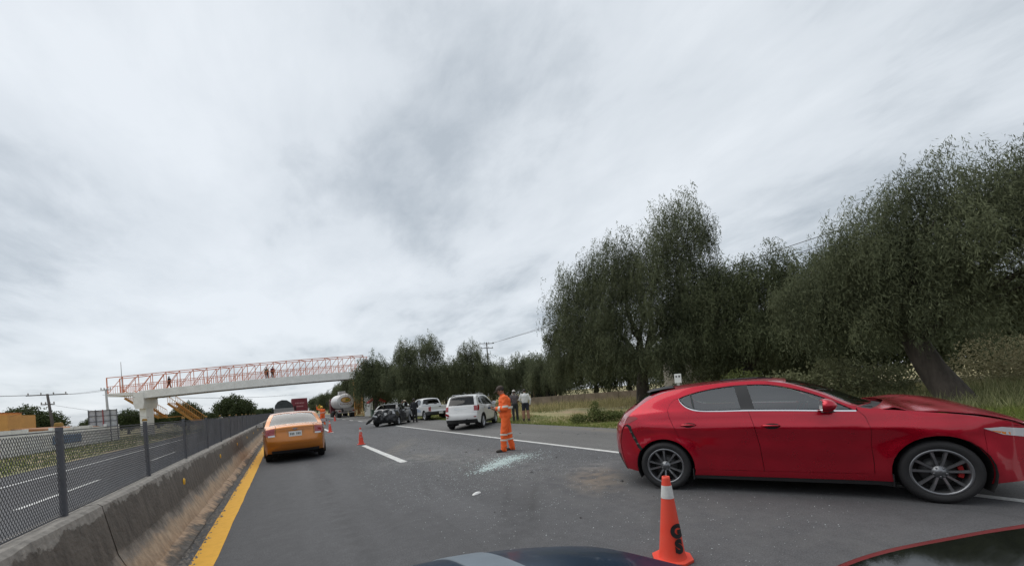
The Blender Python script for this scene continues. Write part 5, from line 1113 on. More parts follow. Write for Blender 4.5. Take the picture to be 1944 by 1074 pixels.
blades('verge_grass', np.stack([x, y, gzv(x, y)], 1), .06+.20*rng.random(len(x)), .45, .011, MGRS, 'green ankle-high grass beside the nose of the red hatchback', 'grass', rng.random(len(x)))
def bush(name, loc, lobes, nl, label, mt=MWEED, leaf=(.06, .13), lw=.05, seed=1, cat='bush'):
    b_ = empty(name, loc, 0, label, cat); m_ = MB(); r_ = random.Random(seed)
    for l in lobes: m_.tube([(0, 0, -.05), (l[0]*.5, l[1]*.5, l[2]*.6), (l[0], l[1], l[2])], [.025, .018, .008], 5)
    m_.build('stem', MBARK, b_); round_crown('foliage', lobes, nl, mt, b_, leaf, lw, seed); return b_
bx_, by_ = gnd(1130, 799)
bush('weed_bush', (bx_, by_, 0), [(-.6, .4, .18, .45, .4, .2), (0, 0, .28, .4, .4, .28), (.1, .05, .6, .2, .2, .35), (.8, -.6, .2, .5, .4, .2), (.4, -.3, .22, .5, .4, .25)], 2600, 'dark green weed bush with an upright stalk at the shoulder edge', seed=51)
bush('shrub', (*polar(70, 19.5), 0), [(-1.2, .8, .8, 1.1, .9, .8), (.2, -.2, 1.0, 1.2, 1., 1.0), (1.5, -1.2, .8, 1.2, 1., .8)], 9000, 'pale leafy shrub showing above the windscreen of the red hatchback', leaf_mat('pale_leaf', (.05, .06, .03), (.24, .25, .14), .3), (.07, .15), .06, 52)
bush('shrub', (*polar(60, 22), 0), [(-1, .6, .7, 1.1, .9, .7), (.6, -.4, .9, 1.2, 1., .9)], 5000, 'dark shrub under the lower pepper tree behind the red hatchback', MWEED, (.08, .16), .06, 53)
bush('shrub', (*polar(84.5, 24), 0), [(-1.2, .8, 1.2, 1.3, 1.1, 1.2), (1.0, -.8, 1.4, 1.4, 1.2, 1.3), (.2, 0, .9, 1.8, 1.4, .9)], 9000, 'cream-flowering shrub beyond the leaning pepper trunk', leaf_mat('cream_leaf', (.08, .085, .035), (.42, .38, .24), .3), (.07, .15), .06, 54)

BKT = 'dark background trees behind the pepper trees'
for i, (az, d, s_) in enumerate([(38, 62, 1.2), (43, 52, 1.2), (48, 58, 1.3), (53, 46, 1.15), (57, 52, 1.3), (61, 44, 1.2), (65, 48, 1.35), (69, 42, 1.3), (74, 40, 1.3), (79, 44, 1.4), (84, 40, 1.3), (89, 42, 1.3), (34, 70, 1.3), (28, 75, 1.3), (22, 80, 1.4), (16, 82, 1.3), (66, 36, 1.0), (58, 38, .95)]):
    o = copy_tree(rt); o.location = (*polar(az, d), 0); o.rotation_euler = (0, 0, i*2.1); o.scale = (s_*1.15, s_*1.15, s_*(.85+.1*math.sin(i*1.7)))
    tag(o, 'dark tree standing well back behind the weeping pepper trees', 'tree', BKT)
# ------------------------------------------------------------------ pedestrian bridge
MBW = mat('bridge_white', (.74, .74, .72), .7, var=.08, vs=1.2, dirt=((.4, .38, .35), .25, 1.5)); MBO = mat('bridge_orange', (.62, .20, .09), .6, var=.2, vs=3); MBY = mat('stair_ochre', (.45, .22, .05), .7, var=.3, vs=3); MGREY = mat('plain_concrete', (.33, .32, .31), .85, var=.2, vs=2)
bl = np.array(aty(279, 790, 70.5)[:2]); brr = np.array(aty(699, 760, 58.0)[:2]); bdir = brr-bl; BLEN = float(np.linalg.norm(bdir)); bang = math.atan2(bdir[1], bdir[0])
bridge = empty('footbridge', (bl[0], bl[1], -.25), bang, 'white girder footbridge with an orange truss and ochre stairs spanning both roads', 'bridge')
def zb(u): s_ = u/BLEN; return 5.08+.62*(1-(1-min(max(s_, -.1), 1.1))**2)
W2 = .95; nb = 17; us = [BLEN*i/nb for i in range(nb+1)]
for s_ in (-1, 1):
    for i in range(nb):
        m_ = MB(); a, b_ = us[i]+.004, us[i+1]-.004
        v = []
        for u in (a, b_):
            z = zb(u); v += [(u, s_*W2-.12, z), (u, s_*W2+.12, z), (u, s_*W2+.12, z+1.0), (u, s_*W2-.12, z+1.0)]
        m_.add(v, [(0, 1, 2, 3), (7, 6, 5, 4), (0, 4, 5, 1), (1, 5, 6, 2), (2, 6, 7, 3), (3, 7, 4, 0)]); m_.build('girder', MBW, bridge)
    m_ = MB()
    for i in range(nb): m_.bar((us[i], s_*W2, zb(us[i])-.03), (us[i+1], s_*W2, zb(us[i+1])-.03), .34, .06)
    m_.build('girder_flange', MGREY, bridge)
m_ = MB()
for i in range(nb): m_.bar((us[i], 0, zb(us[i])+.93), (us[i+1], 0, zb(us[i+1])+.93), 2*W2-.25, .10)
m_.build('deck', MGREY, bridge)
def top(u): return zb(u)+1.02+2.15
ext = [-3.9, -1.95]+us
for s_ in (-1, 1):
    for i in range(len(ext)-1):
        a, b_ = ext[i], ext[i+1]
        for nm, p, q, w_ in (('top_chord', (a, s_*W2, top(a)), (b_, s_*W2, top(b_)), .085), ('diagonal', (a+.05, s_*W2, zb(a)+1.05), (b_-.05, s_*W2, top(b_)-.05), .05), ('upright', (b_, s_*W2, zb(b_)+1.0), (b_, s_*W2, top(b_)), .055), ('handrail', (a, s_*W2, zb(a)+1.98), (b_, s_*W2, zb(b_)+1.98), .06)):
            m_ = MB(); m_.bar(p, q, w_); m_.build(nm, MBO, bridge)
        m_ = MB(); n = max(4, int((b_-a)/.26))
        for k_ in range(n):
            u = a+(b_-a)*(k_+.5)/n; m_.bar((u, s_*W2, zb(u)+1.05), (u, s_*W2, zb(u)+1.96), .03)
        tag(m_.build('railing_pickets', MBO, bridge), kind='stuff')
    m_ = MB(); m_.bar((-3.9, s_*W2, zb(0)+.95), (-3.9, s_*W2, top(-3.9)), .09); m_.build('upright', MBO, bridge)
for i, u in enumerate(us[::2]):
    m_ = MB(); m_.bar((u, -W2, top(u)), (u, W2, top(u)), .07); m_.build('cross_brace', MBO, bridge)
m_ = MB(); m_.box((-2.5, 0, zb(0)+.72), (2.7, 2.1, .42)); m_.build('landing', MBW, bridge)
for u0, nm in ((0, 'column'), (BLEN, 'column')):
    m_ = MB(); m_.box((u0, 0, 2.0), (.85, 1.2, 4.0)); m_.build(nm, MBW, bridge, bevel=.03)
    m_ = MB(); m_.prism([(-.68, 5.9), (.62, 5.9), (.62, 4.3), (.46, 3.7), (-.46, 3.7), (-.68, 4.3)], 'y', -1.15, 1.15); o = m_.build('column_head', MBW, bridge); o.location = (u0, 0, .0)
def stairs(x0, z0, x1, z1, yc, w_, par):
    n = max(6, int((z0-z1)/.19))
    for s_ in (-1, 1):
        m_ = MB(); m_.bar((x0, yc+s_*w_/2, z0-.1), (x1, yc+s_*w_/2, z1-.1), .06, .30); m_.build('stringer', MBY, par)
        m_ = MB(); m_.bar((x0, yc+s_*w_/2, z0+1.0), (x1, yc+s_*w_/2, z1+1.0), .06); m_.build('stair_rail', MBY, par)
        m_ = MB()
        for k_ in range(n+1): t_ = k_/n; m_.bar((x0+(x1-x0)*t_, yc+s_*w_/2, z0+(z1-z0)*t_), (x0+(x1-x0)*t_, yc+s_*w_/2, z0+(z1-z0)*t_+1.0), .035)
        tag(m_.build('stair_pickets', MBY, par), kind='stuff')
    for k_ in range(n):
        t_ = (k_+.5)/n; m_ = MB(); m_.box((x0+(x1-x0)*t_, yc, z0+(z1-z0)*t_), (abs(x1-x0)/n*1.1, w_-.06, .06)); m_.build('tread', MBY, par)
stairs(-3.6, 5.5, .6, 2.4, 1.9, 1.5, bridge); stairs(.9, 4.4, 5.0, .9, 3.2, 1.5, bridge)
m_ = MB(); m_.box((1.2, 2.5, 2.34), (1.2, 2.8, .1)); m_.build('stair_landing', MBY, bridge)
rs = empty('bridge_stair_tower', (brr[0]-1.25, brr[1]+.6, 0), R(81), 'ochre stair flight beside the right white column of the footbridge', 'stairs')
stairs(6.0, 5.4, -.3, .2, 0, 1.1, rs)
m_ = MB(); m_.tube([(-3.6, .9, 6.0), (-3.6, .9, 10.4)], [.05, .03], 6); m_.build('lamp_mast', MGREY, bridge)
# ------------------------------------------------------------------ far side: wall, building, billboard, poles
MWALL = mat('whitewash', (.70, .70, .69), .85, var=.15, vs=1.2, dirt=((.4, .39, .38), .35, .8)); MORB = mat('orange_stucco', (.58, .30, .09), .85, var=.1, vs=1.5, dirt=((.35, .2, .1), .3, .7)); MBLW = mat('faded_blue_sign', (.10, .16, .26), .7, var=.3, vs=4)
wall = empty('roadside_wall', (-17.6, 0, -.27), 0, 'whitewashed block wall with a faded blue painted panel beyond the far verge', 'wall')
for i in range(11):
    m_ = MB(); y0 = 22+4.*i; m_.box((.0, y0+2, .9+.05*(i % 3)), (.18, 3.97, 1.8+.1*(i % 3))); m_.build('wall_panel', MWALL, wall)
    m_ = MB(); m_.box((.0, y0, 1.0), (.26, .26, 2.05)); m_.build('wall_pier', MWALL, wall)
m_ = MB(); m_.box((.115, 52.6, .85), (.05, 5.5, .8)); m_.build('painted_panel', MBLW, wall)
m_ = MB(); m_.box((.12, 41.6, .8), (.06, 1.2, 1.5)); m_.build('wall_opening', MDARK, wall)
bd = empty('orange_building', (0, 0, -.27), 0, 'orange stucco building with a flat parapet and white framed window', 'building')
bx0, bx1, by = -33, -23.3, 58
m_ = MB(); m_.box(((bx0+bx1)/2, by+2.5, 1.8), (bx1-bx0, 5, 3.6)); m_.build('wall', MORB, bd)
m_ = MB(); m_.box(((bx0+bx1)/2-.6, by+2.5, 3.75), (bx1-bx0-1.2+.3, 5.3, .3)); m_.build('parapet', MORB, bd); m_ = MB(); m_.box(((bx0+bx1)/2-.6, by+2.5, 3.93), (bx1-bx0-.8, 5.4, .06)); m_.build('coping', mat('terracotta', (.3, .12, .06), .8, var=.3), bd)
m_ = MB(); m_.box((-24.75, by-.03, 2.7), (1.3, .1, 1.5)); wn = m_.build('window', MWALL, bd)
m_ = MB(); m_.box((-24.75, by-.09, 2.7), (1.0, .04, 1.2)); m_.build('pane', MGLASSD, wn)
for q in (-.17, .17):
    m_ = MB(); m_.box((-24.75+q, by-.12, 2.7), (.05, .03, 1.2)); m_.build('window_bar', MWALL, wn)
sh = empty('tile_shed', (-19.2, 52, -.27), 0, 'low shed with a rusty tiled roof beside the orange building', 'shed')
m_ = MB(); m_.box((0, 4, .85), (2.6, 8, 1.7)); m_.build('wall', MWALL, sh); m_ = MB(); m_.prism([(-1.6, 1.7), (1.6, 1.72), (1.6, 1.85), (-1.4, 2.15)], 'y', -.3, 8.3); m_.build('roof', mat('rust_tile', (.28, .13, .06), .9, var=.4, vs=5), sh)
x0 = aty(169, 790, 62)[0]; x1 = aty(222, 790, 62)[0]
bb = empty('billboard', ((x0+x1)/2, 62, -.27), R(6), 'billboard seen from behind, pale panels in a steel frame', 'billboard'); bw = x1-x0
MSHT = mat('galvanised_sheet', (.42, .43, .45), .55, .2, var=.3, vs=3); MRST = mat('red_oxide', (.30, .05, .05), .7)
for i in range(4):
    for j in range(3):
        m_ = MB(); m_.box((-bw/2+bw*(i+.5)/4, 0, 1.75+.62*(j+.5)), (bw/4-.05, .05, .57)); m_.build('panel', MSHT, bb)
for i in range(5):
    m_ = MB(); m_.bar((-bw/2+bw*i/4, -.08, -.1), (-bw/2+bw*i/4, -.08, 3.7), .07); m_.build('post', MRST if i == 2 else MPOST, bb)
for j in range(4):
    m_ = MB(); m_.bar((-bw/2, -.06, 1.75+.62*j), (bw/2, -.06, 1.75+.62*j), .06); m_.build('rail', MPOST, bb)
MPOLE = mat('weathered_wood', (.09, .08, .075), .9, var=.3, vs=3, stretch=(1, 1, .2)); MCPOLE = mat('concrete_pole', (.40, .40, .39), .85, var=.15); MWIRE = mat('wire', (.035, .035, .04), .6)
def upole(name, loc, h, lean, label, mt, arms=((.3, 1.8),), rz=0.):
    p = empty(name, loc, rz, label, 'pole'); m_ = MB(); m_.tube([(0, 0, -.2), (lean*.5, 0, h*.5), (lean, 0, h)], [.16, .13, .10], 8); m_.build('pole_shaft', mt, p)
    for dz, w_ in arms:
        m_ = MB(); m_.bar((lean-w_/2, 0, h-dz), (lean+w_/2, 0, h-dz), .10); a = m_.build('crossarm', mt, p)
        for q in (-.45, -.15, .15, .45):
            m_ = MB(); m_.lathe([(.001, .22), (.05, .2), (.06, .1), (.03, .0)], 8, Matrix.Translation((lean+q*w_, 0, h-dz+.05))); m_.build('insulator', MGREY, a)
    return p
px_ = aty(104, 790, 60); tp = aty(97, 747, 60); upole('utility_pole', (px_[0], 60, -.27), tp[2]+.27, -.45, 'leaning dark wooden utility pole with a wide crossarm behind the shed', MPOLE, ((.1, 3.0), (1.1, 1.0)))
px2 = aty(207, 790, 66); tp2 = aty(203, 738, 66); upole('utility_pole', (px2[0], 66, -.27), tp2[2]+.27, -.15, 'pale concrete utility pole standing behind the billboard', MCPOLE, ((.1, .9),))
pr = polar(27.6, 66); ptop = CAMH+66*math.tan(math.asin((CR@cray(925, 655))[2])); upole('utility_pole', (pr[0], pr[1], 0), ptop+.5, 0, 'dark utility pole with crossarms showing above the roadside pepper trees', MPOLE, ((.2, 2.6), (1.0, 2.2)), rz=-R(10))
def wire(name, a, b_, sag, label, group, r=.018):
    m_ = MB(); a = Vector(a); b_ = Vector(b_); m_.tube([a.lerp(b_, k_/16)-Vector((0, 0, sag*4*(k_/16)*(1-k_/16))) for k_ in range(17)], r, 4); o = m_.build(name, MWIRE); return tag(o, label, 'wire', group)
T1 = Vector((px_[0]-.45, 60, tp[2]-.1)); T2 = Vector((px2[0]-.15, 66, tp2[2]-.1))
for q in (-.9, .9):
    wire('power_line', T1+Vector((q, 0, 0)), (-44, 30+q, 6.0), .5, 'power line running off from the leaning wooden pole over the orange building', 'lines left of the leaning pole', .014)
    wire('power_line', T1+Vector((q, 0, 0)), T2+Vector((q*.4, 0, 0)), .15, 'power line strung between the leaning pole and the concrete pole', 'lines between the far poles', .014)
wire('guy_wire', T1-Vector((0, 0, 1)), (T1.x+7, 64, 2.2), .1, 'slack cable running down from the leaning pole towards the billboard', None, .012)
wire('guy_wire', T1-Vector((0, 0, 1)), (T1.x-5, 56, 1.8), .1, 'cable running down from the leaning pole towards the orange building', None, .012)
for q, dz in ((-1, 0), (1, -.25)):
    wire('power_line', T2+Vector((q*.3, 0, dz-.6)), (2.0+q, 120, 6.0), .5, 'thin line passing behind the footbridge from the concrete pole', 'lines behind the footbridge', .016)
for k_, (pa, pb) in enumerate((((1436, 484), (1572, 436)), ((1440, 496), (1520, 472)))):
    zt = ptop+.3-.35*k_; va = CR@cray(*pb); ta = (zt-.3-CAMH)/va[2]; pe = Vector((0, 0, CAMH))+Vector(va)*ta; s0 = Vector((pr[0]+(.9-1.6*k_), pr[1], zt)); d_ = (pe-s0)
    wire('power_line', s0, s0+d_*1.6, .25, 'power line sweeping across behind the tall pepper trees', 'lines behind the pepper trees', .022)
# right side background: block wall, pale farmhouse, marker post, sign
rw = empty('adobe_wall', (0, 0, 0), 0, 'brown block wall half hidden behind the pepper trees', 'wall'); MADB = mat('adobe', (.20, .16, .12), .95, var=.4, vs=1.2)
for i in range(12):
    a, b_ = polar(33.5+1.6*i, 39-.3*i), polar(33.5+1.6*(i+1)-.05, 39-.3*(i+1)); m_ = MB(); m_.bar((a[0], a[1], .5), (b_[0], b_[1], .5), .2, 1.0); m_.build('wall_panel', MADB, rw)
fx, fy = polar(56.3, 37); fh = empty('farmhouse', (fx, fy, 0), -R(56), 'pale farmhouse wall glimpsed between the pepper trees', 'house'); MPALE = mat('pale_plaster', (.50, .46, .40), .9, var=.2)
m_ = MB(); m_.box((0, 2, 2.2), (5, 4, 4.4)); m_.build('wall', MPALE, fh); m_ = MB(); m_.box((0, 2, 4.47), (5.3, 4.3, .14)); m_.build('roof', MGREY, fh); m_ = MB(); m_.box((-1.2, -.03, 2.4), (1.0, .1, 1.1)); m_.build('window', MDARK, fh)
sh2x, sh2y = polar(35.6, 47); s2 = empty('lean_to', (sh2x, sh2y, 0), -R(34), 'open timber lean-to with a dark roof behind the man in the white top', 'shed')
for q in (-1.3, 1.3):
    m_ = MB(); m_.bar((q, 0, -.1), (q, 0, 2.2), .14); m_.build('post', mat('old_timber', (.25, .17, .11), .9, var=.3), s2)
m_ = MB(); m_.prism([(-.3, 2.2), (3, 2.7), (3, 2.8), (-.3, 2.3)], 'x', -1.8, 1.8); m_.build('roof', mat('dark_roof', (.03, .03, .03), .9, spec=.1), s2); m_ = MB(); m_.box((0, 2.9, 1.2), (3.4, .1, 2.6)); m_.build('back_wall', MDARK, s2)
mp_ = aty(1287, 718, 8.6); mk = empty('marker_post', (mp_[0], 8.6, 0), -R(57), 'white box on a post behind the red hatchback roof', 'post')
m_ = MB(); m_.bar((0, 0, 0), (0, 0, mp_[2]), .09); m_.build('post', MWALL, mk); m_ = MB(); m_.box((0, 0, mp_[2]), (.22, .2, .32)); bxo = m_.build('box', mat('white_enamel', (.72, .72, .70), .5), mk, bevel=.01)
for q in (-.045, .05):
    m_ = MB(); m_.box((q, -.104, mp_[2]+.07), (.045, .01, .06)); m_.build('dark_slot', MDARK, bxo)
sg_ = aty(607, 773.5, 82); sg = empty('warning_sign', (sg_[0], 82, 0), 0, 'yellow diamond warning sign beside the roadside trees', 'sign')
m_ = MB(); m_.bar((0, .05, 0), (0, .05, sg_[2]+.6), .07); m_.build('post', MGREY, sg); m_ = MB(); m_.prism([(0, -.62), (.62, 0), (0, .62), (-.62, 0)], 'y', -.02, .02); o = m_.build('diamond_plate', mat('sign_yellow', (.62, .36, .02), .5), sg); o.location = (0, 0, sg_[2])
m_ = MB(); m_.bar((0, -.03, -.3), (0, -.03, .25), .09, .02); m_.bar((-.2, -.03, .02), (0, -.03, .25), .08, .02); m_.bar((.2, -.03, .02), (0, -.03, .25), .08, .02); m_.build('arrow_symbol', MBLK, o)
rx_, ry_ = gnd(719, 797); rx_, ry_ = polar(12.2, 49.0); rb_ = empty('red_stall', (*polar(11.3, 54), 0), 0, 'small stand with a red fabric awning beside the white bridge column', 'stall')
m_ = MB()
for a_ in ((-.7, -.5), (.7, -.5), (.7, .5), (-.7, .5)): m_.bar((a_[0], a_[1], 0), (a_[0], a_[1], 2.0), .05)
m_.build('frame', MGREY, rb_); m_ = MB(); m_.prism([(-1.1, 1.9), (0, 2.6), (1.1, 1.9), (1.05, 1.75), (0, 2.4), (-1.05, 1.75)], 'y', -.9, .9); m_.build('awning', mat('red_cloth', (.5, .04, .04), .8), rb_); m_ = MB(); m_.box((0, 0, .45), (1.3, .9, .9)); m_.build('counter', mat('green_board', (.05, .12, .07), .8), rb_, bevel=.02)
# ------------------------------------------------------------------ tanker and far lorries
MTANK = mat('tank_steel', (.60, .60, .60), .35, .35, var=.12, vs=.8, dirt=((.35, .3, .26), .4, 1.)); MMAR = mat('maroon_paint', (.12, .015, .02), .4, var=.2); MTWH = mat('tank_white', (.68, .68, .67), .5, var=.06); MGOLD = mat('emblem_gold', (.55, .34, .06), .5, var=.4, vs=4); MOLV = mat('emblem_green', (.16, .18, .03), .6, var=.4, vs=6); MBRN = mat('emblem_rim', (.16, .05, .03), .6); MSIL = mat('grey_metal', (.30, .29, .28), .5, .4, var=.2)
def truck_wheel(par, x, y, r=.5, w_=.55):
    m_ = MB(); RX = Matrix.Translation((x, y, r)) @ Matrix.Rotation(R(90), 4, 'X'); m_.lathe([(.28, -w_/2), (r*.9, -w_/2), (r, -w_*.42), (r, w_*.42), (r*.9, w_/2), (.28, w_/2)], 24, RX); wv = m_.build('wheel', MRUB, par)
    m_ = MB(); m_.lathe([(.29, -w_*.45), (.2, -w_*.3), (.001, -w_*.3)], 16, RX); m_.lathe([(.001, w_*.3), (.2, w_*.3), (.29, w_*.45)], 16, RX); m_.build('rim', MSIL, wv)
tk = empty('tanker_truck', (8.22, 63.2, 0), R(90), 'silver tanker lorry with a gold oval emblem on its rear, stopped on the shoulder', 'truck')
cz = 2.42; RY = Matrix.Translation((0, 0, cz)) @ Matrix.Rotation(R(90), 4, 'Y')
m_ = MB(); m_.lathe([(.001, -.10), (.5, -.06), (.9, .02), (1.16, .18), (1.2, .3), (1.2, 9.2), (1.1, 9.45), (.6, 9.6), (.001, 9.62)], 40, RY); m_.build('tank', MTANK, tk)
m_ = MB(); m_.lathe([(.001, -.125), (.5, -.09), (.9, -.01), (1.08, .08)], 40, RY); m_.build('rear_disc', MTWH, tk)
def ell(nm, a, b_, x, mt, zo=0.):
    m_ = MB(); pl = [(a*math.cos(2*math.pi*i/28), cz+zo+b_*math.sin(2*math.pi*i/28)) for i in range(28)]; m_.prism(pl, 'x', x, x+.03); return m_.build(nm, mt, tk)
ell('emblem_rim', .72, .43, -.150, MBRN, .22); ell('emblem_field', .64, .35, -.160, MGOLD, .22)
m_ = MB(); m_.prism([(.05, cz+.0), (-.5, cz+.1), (-.45, cz+.35), (-.2, cz+.28), (-.05, cz+.42)], 'x', -.172, -.16); m_.build('emblem_foliage', MOLV, tk)
m_ = MB(); m_.prism([(.1, cz+.05), (.45, cz+.08), (.5, cz+.3), (.2, cz+.45)], 'x', -.172, -.16); m_.build('emblem_figure', mat('emblem_peach', (.7, .42, .2), .6), tk)
m_ = MB()
for i in range(9): m_.box((-.13, .75-.187*i, cz-.42+.06*abs(i-4)/4*(-1 if i % 2 else 1)), (.02, .09, .20 if i in (0, 8) else .13))
tag(m_.build('lettering', MBRN, tk), kind='stuff')
m_ = MB(); m_.box((1.2, .35, cz+1.32), (1.6, .9, .42)); m_.build('hatch_box', MTANK, tk, bevel=.04)
m_ = MB(); m_.tube([(-.05, -.05, cz+1.15), (-.2, -.05, cz+.95), (-.2, -.05, cz+.7)], .03, 6); m_.build('ladder_rail', MSIL, tk)
m_ = MB(); m_.box((4.5, 0, 1.0), (9.2, .9, .3)); m_.build('chassis', MDARK, tk); m_ = MB(); m_.box((-.15, -.35, 1.18), (.3, 1.5, .55)); m_.build('valve_cabinet', MSIL, tk, bevel=.02)
m_ = MB(); m_.box((-.35, 0, .72), (.14, 2.4, .16)); m_.build('bumper_bar', MSIL, tk)
for s_ in (-1, 1):
    m_ = MB(); m_.box((-.2, s_*.98, .98), (.25, .5, .36)); m_.build('lamp_panel', mat('lamp_panel_pale', (.5, .42, .4), .6) if s_ > 0 else MSIL, tk, bevel=.02)
    m_ = MB(); m_.box((-.34, s_*.98, .98), (.04, .3, .16)); m_.build('tail_lamp', MREDL, tk)
    m_ = MB(); m_.box((-.1, s_*.98, .5), (.03, .62, .55)); m_.build('mud_flap', MRUB, tk)
    m_ = MB(); m_.prism([(.1, 1.05), (.1, 1.22), (2.8, 1.22), (2.8, 1.05)], 'y', s_*.72, s_*1.25); m_.build('mudguard', MSIL, tk)
    for x in (.8, 2.05, 8.4): truck_wheel(tk, x, s_*.95)
m_ = MB(); m_.prism([(9.75, .6), (12.0, .6), (12.0, 1.7), (11.5, 3.0), (9.75, 3.1)], 'y', -1.2, 1.2); m_.build('cab', MMAR, tk, bevel=.06); truck_wheel(tk, 11.2, 1.0, w_=.32); truck_wheel(tk, 11.2, -1.0, w_=.32)
for s_ in (-1, 1):
    m_ = MB(); m_.bar((10.9, s_*1.2, 2.6), (10.9, s_*1.62, 2.6), .05); m_.box((10.9, s_*1.65, 2.3), (.12, .22, .7)); m_.build('mirror', MBLK, tk)
bt = empty('box_truck', (aty(570, 780, 80)[0], 80, 0), R(90), 'maroon box lorry driving away ahead of the orange saloon', 'truck')
m_ = MB(); m_.box((4.0, 0, 2.45), (8, 2.5, 2.7)); m_.build('cargo_box', mat('maroon_box', (.20, .025, .035), .5, var=.15), bt, bevel=.03)
for y_, z_, w_ in ((0, 2.95, 1.5), (0, 2.35, 1.1)):
    m_ = MB()
    for i in range(6): m_.box((-.015, y_+w_/2-w_*(i+.5)/6, z_), (.02, w_/9, .22))
    tag(m_.build('lettering', mat('faded_pink', (.5, .25, .25), .6), bt), kind='stuff')
for y_ in (-.62, .0, .62):
    m_ = MB(); m_.bar((-.02, y_, 1.15), (-.02, y_, 3.75), .03); m_.build('door_bar', MMAR, bt)
m_ = MB(); m_.box((4.5, 0, .95), (9, .9, .25)); m_.build('chassis', MDARK, bt); m_ = MB(); m_.prism([(8.2, .5), (10, .5), (10, 1.7), (9.6, 2.8), (8.2, 2.9)], 'y', -1.1, 1.1); m_.build('cab', MMAR, bt, bevel=.05)
for s_ in (-1, 1):
    for x in (1.3, 8.9): truck_wheel(bt, x, s_*.95, .48, .5)
lt = empty('loaded_truck', (aty(541, 780, 62)[0]-.1, 62, 0), R(90), 'grey lorry with a dark tarpaulin load, ahead of the orange saloon', 'truck'); MTARP = mat('tarpaulin', (.05, .055, .055), .8, var=.4, vs=2, bump=.6, bs=3)
m_ = MB(); m_.prism([(-1.1, 2.0), (1.1, 2.0), (1.05, 2.5), (.7, 3.0), (.2, 3.2), (-.4, 3.15), (-.85, 2.8), (-1.1, 2.4)], 'x', .05, 5.0); m_.build('tarpaulin_load', MTARP, lt, bevel=.1)
m_ = MB(); m_.box((2.5, 0, 1.5), (5.2, 2.4, 1.1)); m_.build('cargo_bed', MSIL, lt, bevel=.03); m_ = MB(); m_.box((2.5, 0, .85), (6, .9, .25)); m_.build('chassis', MDARK, lt); m_ = MB(); m_.prism([(5.4, .5), (7.2, .5), (7.2, 1.6), (6.8, 2.6), (5.4, 2.7)], 'y', -1.1, 1.1); m_.build('cab', MSIL, lt, bevel=.05)
for s_ in (-1, 1):
    for x in (1.0, 6.4): truck_wheel(lt, x, s_*.95, .48, .5)
    m_ = MB(); m_.bar((6.6, s_*1.1, 2.3), (6.6, s_*1.5, 2.3), .05); m_.box((6.6, s_*1.5, 2.0), (.1, .2, .6)); m_.build('mirror', MBLK, lt)
    m_ = MB(); m_.box((-.12, s_*.95, 1.1), (.05, .25, .14)); m_.build('tail_lamp', MREDL, lt)
# ------------------------------------------------------------------ people: one skin grown over posed bones
MSKIN = mat('skin', (.32, .17, .11), .55, var=.08); MSKIN2 = mat('skin_dark', (.27, .145, .095), .55, var=.08); MHAIR = mat('hair', (.015, .012, .01), .6); MHIVIS = mat('hi_vis_orange', (.85, .13, .02), .7, var=.12, vs=6, bump=.6, bs=9); MBAND = mat('reflective_band', (.62, .60, .52), .45, var=.1); MBOOT = mat('boots', (.05, .042, .036), .7)
def cloth(name, c, v=.15): return mat(name, c, .85, var=v, vs=7, bump=.5, bs=10)
BASE = dict(pel=(0, 0, .96), spi=(0, 0, 1.16), che=(.0, 0, 1.34), nec=(.0, 0, 1.49), hea=(.02, 0, 1.63), hL=(0, .095, .93), kL=(.015, .105, .50), aL=(-.015, .11, .09), tL=(.15, .13, .035), hR=(0, -.095, .93), kR=(.015, -.105, .50), aR=(-.015, -.11, .09), tR=(.15, -.13, .035), sL=(0, .185, 1.43), eL=(-.02, .25, 1.15), wL=(.06, .25, .91), sR=(0, -.185, 1.43), eR=(-.02, -.25, 1.15), wR=(.06, -.25, .91))
